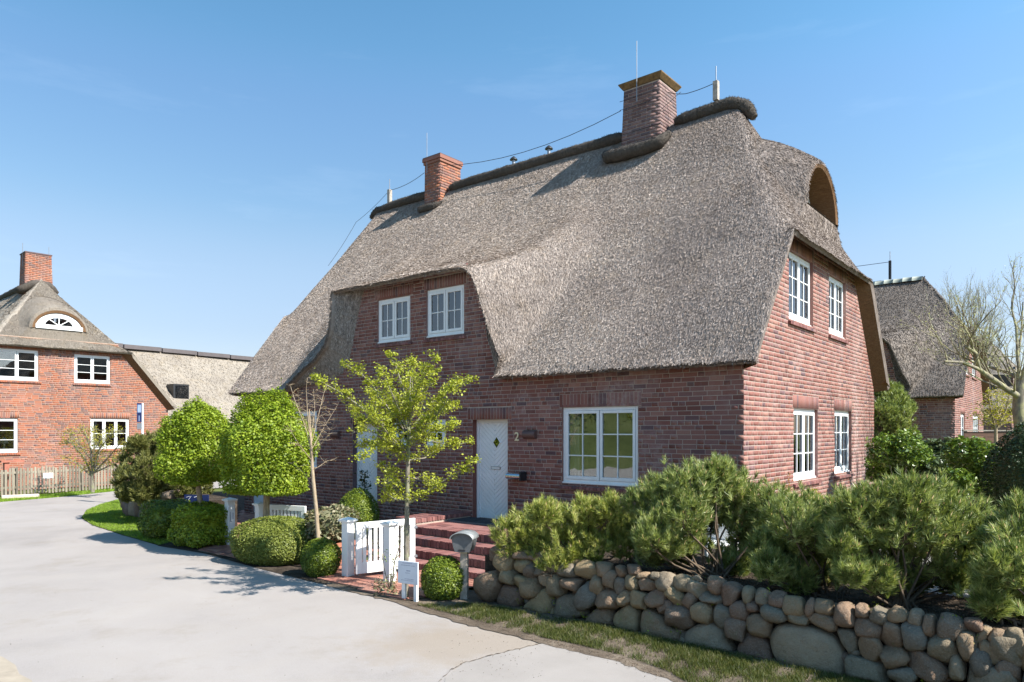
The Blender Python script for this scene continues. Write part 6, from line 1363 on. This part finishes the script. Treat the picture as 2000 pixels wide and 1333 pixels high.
# big bare tree
def bare_tree(name, label, base, limbs, seed, Y, levels=4, mat='barklich', budmat='l_blossom', trunk=None, kids=5, len0=1.7, nb=9000, upw=.5, rtw=.012):
    rg = np.random.default_rng(seed); root = empty(name, base); tag(root, label, 'tree'); b0 = np.array(base); t = MB(); t.tube([np.array(p) - b0 for p, r in trunk], [r for p, r in trunk], 12); t.build('trunk', M[mat], root); br = MB(); buds = []
    def grow(p, d, L_, r, lv):
        n = 4; P = [p]; q = p.copy(); dd = d.copy()
        for i in range(n): dd = dd + rg.normal(0, .16, 3) + np.array((0, 0, .06 * upw * 2)); dd /= np.linalg.norm(dd); q = q + dd * L_ / n; P.append(q.copy())
        br.tube(P, [r * (1 - .6 * i / n) for i in range(n + 1)], 5 if lv > 1 else 3, cap=False)
        if lv <= 1: buds.extend([P[i] + rg.normal(0, .03, 3) for i in (2, 3, 4)])
        if lv == 0: return
        for k in range(kids if lv > 1 else kids + 1):
            u = rg.uniform(.25, 1.0) * n; i = min(n - 1, int(u)); s = P[i] + (P[i + 1] - P[i]) * (u - i); d2 = dd + rg.normal(0, .55, 3) + np.array((0, 0, upw * .7)); d2 /= np.linalg.norm(d2); grow(s, d2, L_ * rg.uniform(.5, .75), r * .5, lv - 1)
    for poly, r0 in limbs:
        P = [np.array(p) - b0 for p in poly]; n = len(P); br.tube(P, [r0 * (1 - .55 * i / (n - 1)) for i in range(n)], 9)
        for i in range(1, n):
            for k in range(3):
                d = P[i] - P[i - 1]; d = d / np.linalg.norm(d) * .6 + rg.normal(0, .45, 3) + (0, 0, upw); d /= np.linalg.norm(d); grow(P[i - 1] + (P[i] - P[i - 1]) * rg.random(), d, len0 * rg.uniform(.6, 1.1), r0 * .35, levels - 1)
    br.build('branches', M[mat], root); buds = np.array(buds); 
    if len(buds) > nb: buds = buds[rg.choice(len(buds), nb, replace=False)]
    link('crown', leaf_cloud('crown', buds, (.02, .045), M[budmat], rng=rg), root)
YT = 15.5
def T_(px, py, dy=0): return tuple(at(px, py, YT + dy))
bare_tree('bare_fruit_tree', 'gnarled lichen covered tree with bare spreading branches at the right edge', T_(1998, 900), [
    ([T_(1990, 775), T_(1965, 760, -.3), T_(1930, 735, -.6), T_(1912, 722, -.7), T_(1905, 690, -.8), T_(1885, 676, -1)], .068), ([T_(1912, 722, -.7), T_(1880, 708, -1), T_(1845, 706, -1.3)], .04), ([T_(1990, 740), T_(1970, 728, .4), T_(1935, 718, .6), T_(1912, 708, .7)], .05),
    ([T_(1992, 750), T_(1988, 700), T_(1985, 640, .3), T_(1975, 600, .5)], .04), ([T_(1995, 740), T_(2020, 690, .2), T_(2040, 620, .4)], .06), ([T_(1988, 700), T_(1995, 650, .6), T_(1998, 590, .8)], .03)], 71, YT, 3,
    trunk=[(T_(1999, 930), .15), (T_(1998, 860), .14), (T_(1990, 800), .125), (T_(1992, 755), .12), (T_(2010, 715), .09)], kids=3, len0=.9, nb=4500)
YT = 40.0
bare_tree('bare_distant_tree', 'distant tree with fine bare twigs against the sky beyond the right house', T_(1905, 860), [([T_(1905, 760), T_(1900, 700), T_(1895, 650)], .12), ([T_(1905, 740), T_(1925, 690), T_(1935, 640)], .1), ([T_(1905, 740), T_(1875, 690), T_(1862, 650)], .1)], 72, YT, 4, trunk=[(T_(1905, 860), .2), (T_(1905, 740), .15)], kids=4, len0=2.2, nb=3000, upw=.8)
# --- grass
def blades(name, poly, n, h, mat, z=0.0, dens=None, w=.004, rng=RNG):
    P = np.array(poly); x0, y0 = P.min(0); x1, y1 = P.max(0); q = rng.random((n * 6, 2)) * (x1 - x0, y1 - y0) + (x0, y0); ins = np.zeros(len(q), bool); m = len(P)
    for i in range(m):
        a, b = P[i], P[i - 1]; c = ((a[1] > q[:, 1]) != (b[1] > q[:, 1])) & (q[:, 0] < (b[0] - a[0]) * (q[:, 1] - a[1]) / (b[1] - a[1] + 1e-12) + a[0]); ins ^= c
    q = q[ins]
    if dens is not None: q = q[rng.random(len(q)) < dens(q)]
    q = q[:n]; n = len(q); b = np.c_[q, np.full(n, z)]; a = rng.uniform(0, 6.28, n); s = np.c_[np.cos(a), np.sin(a), np.zeros(n)]; hh = rng.uniform(h[0], h[1], n)[:, None]; ln = rng.normal(0, .45, (n, 3)); ln[:, 2] = 1; t = b + ln * hh
    V = np.stack([b - s * w, b + s * w, t], 1).reshape(-1, 3); o = link(name, npmesh(name, V, np.arange(3 * n).reshape(n, 3), mat)); tag(o, kind='stuff'); return o
rg = np.random.default_rng(77)
def patchy(q): v = np.sin(q[:, 0] * 3.1 + 1) * np.sin(q[:, 1] * 2.7) + .7 * np.sin(q[:, 0] * 7.3 + q[:, 1] * 5.1) + .5 * np.sin(q[:, 0] * 17 - q[:, 1] * 13); return np.clip(.68 + .5 * v, .08, 1)
gv = [g(*p)[:2] for p in ((815, 1184), (900, 1206), (1000, 1232), (1065, 1249), (1130, 1262), (1210, 1282), (1300, 1312), (1350, 1340))] + [(2.6, 5.8), (4.3, 4.6)] + [wl2(8, .05), wl2(4, -.02), wl2(2, -.02), wl2(.6, -.1), wl2(0, -.25)]
blades('verge_grass', gv, 88000, (.015, .06), M['grassb'], .012, patchy, .003, rg)
blades('lawn_grass', lawnpoly, 26000, (.02, .05), M['grassl'], .012, None, .006, rg)
fg = [g(*p)[:2] for p in ((-60, 992), (0, 981), (120, 971), (232, 959), (225, 953), (120, 964), (0, 973), (-60, 980))]
blades('fence_grass', fg, 14000, (.03, .09), M['grassl'], -.03, None, .012, rg)
# grit and dry leaves along the asphalt edge, weeds in the boulder joints
gt = []; ed_ = [g(*p) for p in ((560, 1122), (640, 1136), (760, 1160), (830, 1184), (930, 1212), (1060, 1248), (1210, 1284), (1300, 1316))]
for _ in range(2600): k = rg.integers(len(ed_) - 1); u = rg.random(); gt.append((ed_[k][0] + (ed_[k + 1][0] - ed_[k][0]) * u - abs(rg.normal(0, .10)) * .65, ed_[k][1] + (ed_[k + 1][1] - ed_[k][1]) * u - abs(rg.normal(0, .12)) * .75, .014))
for _ in range(170): a_ = g(rg.uniform(880, 1060), rg.uniform(1235, 1330)); gt.append((a_[0], a_[1], .012))
for _ in range(160): a_ = g(rg.uniform(0, 1100), 1000 + 333 * rg.random() ** .7); gt.append((a_[0], a_[1], .008))
tag(link('edge_litter', leaf_cloud('edge_litter', gt, (.005, .016), M['barkpine'], asp=.6, rng=rg)), kind='stuff')
wd_ = []
for _ in range(46): s_ = rg.uniform(0, 6.2); z_ = abs(rg.normal(0, .09)) if rg.random() < .6 else rg.uniform(.2, .7); p = wl2(s_, .03 + .12 * z_ / .7); wd_.append(rg.normal(0, 1, (16, 3)) * (.035, .025, .03) + (p[0], p[1], z_ + .03))
tag(link('joint_weeds', leaf_cloud('joint_weeds', np.concatenate(wd_), (.015, .035), M['l_hedge'], asp=.4, rng=rg)), kind='stuff')
# scrub on the bank across the road (only seen mirrored in the panes)
sc_ = []
for _ in range(80): q_ = rg.integers(len(BP)); dd_ = rg.uniform(5, 14); cx_, cy_ = BP[q_][0] + BN[q_][0] * dd_, BP[q_][1] + BN[q_][1] * dd_; sc_.append(rg.normal(0, 1, (220, 3)) * (1.3, 1.0, .8) + (cx_, cy_, .40 * dd_ + .8))
tag(link('bank_scrub', leaf_cloud('bank_scrub', np.concatenate(sc_), (.25, .5), M['l_olive'], rng=rg)), kind='stuff')
# bark scraps and litter on the bed
lt = []; 
for _ in range(9000): s = rg.uniform(.1, 7.5); p = wl2(s, rg.uniform(.2, 1.7)); lt.append((p[0], p[1], .585 + rg.uniform(0, .02)))
tag(link('bark_litter', leaf_cloud('bark_litter', lt, (.01, .04), M['barkpine'], asp=.4, rng=rg)), kind='stuff')

# ================================================================ street furniture and small things
def gate_post(p, label, h=.96, w=.145, slots=False, rz=RZ):
    o = empty('gate_post', (p[0], p[1], 0), rz); tag(o, label, 'post', 'white gate posts'); b = MB().box(-w / 2, w / 2, -w / 2, w / 2, -.02, h - .07).build('shaft', M['white'], o); bevel(b, .006)
    c = MB(); c.box(-w / 2 - .012, w / 2 + .012, -w / 2 - .012, w / 2 + .012, h - .075, h - .055); c.box(-w / 2 - .035, w / 2 + .035, -w / 2 - .035, w / 2 + .035, h - .055, h - .025)
    a = w / 2 + .03; c.add([(-a, -a, h - .025), (a, -a, h - .025), (a, a, h - .025), (-a, a, h - .025), (0, 0, h + .01)], [(0, 1, 4), (1, 2, 4), (2, 3, 4), (3, 0, 4)]); c.build('cap', M['white'], o)
    if slots:
        q = MB(); x = w / 2 + .002
        q.box(x - .002, x + .002, -.035, -.028, .52, .70); q.box(x - .002, x + .002, .022, .034, .55, .68); q.box(x - .002, x + .002, -.04, .0, .50, .515); q.build('emblem', M['print'], o)
    return o
gate_post((-2.63, 11.5), 'left white post of the nearer gate, beside the box ball')
gate_post((-1.885, 11.06), 'right white post of the nearer gate, behind the rose and sign')
gate_post((-5.78, 14.68), 'white post with a dark engraved mark between hedge and yew mound', .98, .15, True)
gate_post((-4.92, 14.0), 'white post behind the yew mound carrying the far gate')
def gate(name_label, p0, p1, z0=.09, z1=.90, n=9, arch=.05):
    a = np.array(p0); b = np.array(p1); L_ = np.linalg.norm(b - a); rz = math.atan2(b[1] - a[1], b[0] - a[0]); o = empty('garden_gate', (a[0], a[1], 0), rz); tag(o, name_label, 'gate', 'white slatted garden gates')
    for x in (0, L_ - .095): bevel(MB().box(x, x + .095, -.022, .022, z0, z1 - .10).build('stile', M['white'], o), .004)
    k = 12; P = [(L_ * i / k, z1 + arch * math.sin(math.pi * i / k) * 0 + .0) for i in range(k + 1)]
    bevel(MB().box(0, L_, -.023, .023, z1 - .10, z1).build('top_rail', M['white'], o), .004); bevel(MB().box(.095, L_ - .095, -.021, .021, z0 + .0, z0 + .17).build('bottom_rail', M['white'], o), .004)
    w = (L_ - .19) / n
    for i in range(n): x = .095 + i * w + w * .21; MB().box(x, x + w * .58, -.014, .014, z0 + .17, z1 - .10).build('slat', M['white'], o)
    q = MB(); q.box(L_ - .02, L_ + .035, -.03, .03, z1 - .17, z1 - .13); q.box(L_ - .02, L_ + .035, -.03, .03, .25, .29); q.build('hinge', M['zinc'], o)
    return o
gate('open white slatted gate nearer the steps, swung inwards behind the maple trunk', (-2.46, 11.30), (-1.62, 11.93))
gate('far white slatted gate, half hidden behind the yew mound', (-4.80, 13.98), (-3.92, 13.62), .1, .92)
# two-legged white sign
sg_ = empty('notice_sign', (-1.56, 9.94, 0), math.atan2(-.16, .28)); tag(sg_, 'small white notice board on two white legs at the road edge', 'sign')
for x in (.03, .235): MB().box(x, x + .05, .012, .055, -.02, .52).build('leg', M['white'], sg_)
sb_ = MB().box(-.02, .325, -.012, .010, .245, .555).build('panel', simple('greyish_white_board', (.60, .63, .68), .5, vary=.06), sg_); bevel(sb_, .004)
r = random.Random(8); q = MB()
for z, x0, x1, t in ((.525, .06, .23, .008), (.495, .04, .20, .007), (.495, .215, .27, .007), (.42, .13, .20, .013), (.392, .11, .19, .006), (.31, .10, .26, .006), (.29, .04, .25, .005)):
    x = x0
    while x < x1: w = r.uniform(.008, .02); q.box(x, min(x + w, x1), -.0135, -.0125, z, z + t); x += w + .005
q.build('faint_lettering', M['print'], sg_)
# letterbox on a post
lx = empty('letterbox', (-.665, 10.02, 0), R(-12)); tag(lx, 'zinc letterbox with curved roof on a stone post beside the steps', 'letterbox')
bevel(MB().box(-.05, .05, -.05, .05, -.02, .66).build('post', M['post'], lx), .006); MB().box(-.055, .055, -.052, .052, .645, .672).build('collar', simple('pale_collar', (.5, .45, .33), .7), lx)
b = MB(); n = 10; prof = [(-.125, .74), (-.10, .675), (.10, .675), (.125, .74), (.15, .855)] + [(.15 * math.cos(math.pi * k / n), .865 + .075 * math.sin(math.pi * k / n)) for k in range(1, n)] + [(-.15, .855)]
b.xzprism(prof, -.13, .15); b.build('body', M['boxface'], lx); rf_ = MB(); pr2 = [(.165 * math.cos(math.pi * k / 14), .862 + .088 * math.sin(math.pi * k / 14)) for k in range(15)]; pr3 = [(x * .96, z - .014) for x, z in pr2]
vs = [(x, -.175, z) for x, z in pr2] + [(x, .17, z) for x, z in pr2] + [(x, -.175, z) for x, z in pr3] + [(x, .17, z) for x, z in pr3]; m = 15
rf_.add(vs, [(i + 1, i, m + i, m + i + 1) for i in range(14)] + [(2 * m + i, 2 * m + i + 1, 3 * m + i + 1, 3 * m + i) for i in range(14)] + [(i, i + 1, 2 * m + i + 1, 2 * m + i) for i in range(14)] + [(m + i + 1, m + i, 3 * m + i, 3 * m + i + 1) for i in range(14)], 0, True); rf_.build('curved_lid', M['boxzinc'], lx)
MB().box(-.05, .045, -.134, -.131, .69, .71).build('slot', M['black'], lx)
# navy board with a pale script mark, below the left round tree
nv = empty('navy_board', tuple(at(362, 985, 16.3)[:2]) + (0,), R(-6)); tag(nv, 'dark navy board with pale script under the left round tree', 'sign')
MB().box(-.02, .56, -.012, .012, .62, .90).build('panel', M['blue'], nv)
q = MB(); q.tube([(.03, -.016, .84), (.10, -.016, .86), (.15, -.016, .87), (.08, -.016, .78)], .006, 4); q.tube([(.22, -.016, .84), (.31, -.016, .87), (.37, -.016, .86), (.32, -.016, .77), (.25, -.016, .68)], .008, 4); q.tube([(.36, -.016, .74), (.32, -.016, .70), (.29, -.016, .66)], .010, 4); q.build('script', simple('pale_script', (.5, .52, .6), .6), nv)
for x in (.04, .5): MB().box(x, x + .04, .013, .04, 0, .9).build('leg', M['black'], nv)
# blue street sign on a pole (far left)
c = at(273, 880, 22.5); ps = empty('street_sign', (c[0], c[1], 0), R(14)); tag(ps, 'narrow blue sign on a white pole in front of the orange brick house', 'sign')
MB().tube([(.07, .03, 0), (.07, .03, 3.22)], .035, 10).build('pole', M['white'], ps); z = lambda py: EYE - (py - HY) / F * 22.5
MB().box(-.08, .06, -.012, .01, z(825), z(788)).build('panel', M['blue'], ps); q = MB(); q.box(-.06, .04, -.016, -.013, z(806), z(791)); q.box(-.025, -.005, -.016, -.013, z(823), z(812)); q.build('pictogram', M['ltblue'], ps); MB().tube([(-.01, -.018, z(808.5)), (-.01, -.014, z(808.5))], .03, 10).build('dot', M['blue'], ps); MB().box(-.08, .06, -.005, .005, z(838), z(827)).build('lower_plate', M['zinc'], ps)
# picket fence
p0 = np.array((-19.6, 23.9)); p1 = np.array(g(236, 955)[:2]); L_ = np.linalg.norm(p1 - p0); rzf = math.atan2(p1[1] - p0[1], p1[0] - p0[0]); pf = empty('picket_fence', (p0[0], p0[1], -.03), rzf); tag(pf, 'weathered wooden picket fence with small white plate in front of the orange brick house', 'fence')
r = random.Random(6); x = 0; pm = [MB().box(-.036 * k, .036 * k, -.012, .012, .06, h).mesh('picket', M['picket']) for k, h in ((1, 1.02), (.9, 1.05), (1.1, .99))]
while x < L_: link('picket', pm[r.randrange(3)], pf, (x, r.uniform(-.008, .008), r.uniform(-.02, .02)), (0, r.uniform(-.02, .02), 0)); x += .118
for z_ in (.28, .82): MB().box(0, L_, .016, .06, z_, z_ + .08).build('rail', M['picket'], pf)
x = .3
while x < L_: MB().box(x, x + .1, .065, .16, 0, 1.02).build('post', M['picket'], pf); x += 2.3
pl = MB().box(0, .33, -.03, -.018, .60, .80).build('plate', M['white'], pf, ((at(18, 930, 25)[0] - p0[0]) / math.cos(rzf) * 1.0, 0, 0))
rp = MB().box(0, .16, 0, .14, 0, 1.2).build('gate_pier', M['redpost'], None, tuple(at(9, 930, 26.0)[:2]) + (0,), (0, 0, rzf)); tag(rp, 'reddish wooden post rising behind the left end of the picket fence', 'post'); MB().box(-.12, .62, -.05, .25, 1.2, 1.27).build('capping', M['redpost'], rp)
bl_ = MB().box(-.55, .55, -.08, .08, 0, .14).build('edging_stone', simple('pale_log', (.5, .42, .33), .8), None, tuple(g(40, 973)[:2]) + (-.02,), (0, 0, R(38))); bevel(bl_, .03); tag(bl_, 'pale edging log lying in the grass at the picket fence', 'log')
# red brick step behind the fence of the far house
# white round-topped garden chair half hidden behind the pines
cc = at(1395, 1080, 9.75); gc = empty('garden_chair', (cc[0], cc[1], .57), RZ - R(4)); tag(gc, 'white round topped garden chair glimpsed behind the pine below the big window', 'chair')
q = MB(); n = 14; prof = [(-.20, .28)] + [(-.21, .40)] + [(-.21 * math.cos(math.pi * k / n), .42 + .17 * math.sin(math.pi * k / n)) for k in range(1, n)] + [(.21, .40), (.20, .28)]
for k in range(6):
    x0 = -.205 + k * .07; P = clip_poly(prof, x0, x0 + .062, 0, 2)
    if len(P) > 2: MB().xzprism(P, .20, .218).build('back_slat', M['white'], gc)
for k in range(5): MB().box(-.24, .24, -.25 + k * .09, -.25 + k * .09 + .08, .255, .275).build('seat_slat', M['white'], gc)
for x in (-.24, .21):
    for y in (-.24, .18): MB().box(x, x + .035, y, y + .04, 0, .27).build('leg', M['white'], gc)
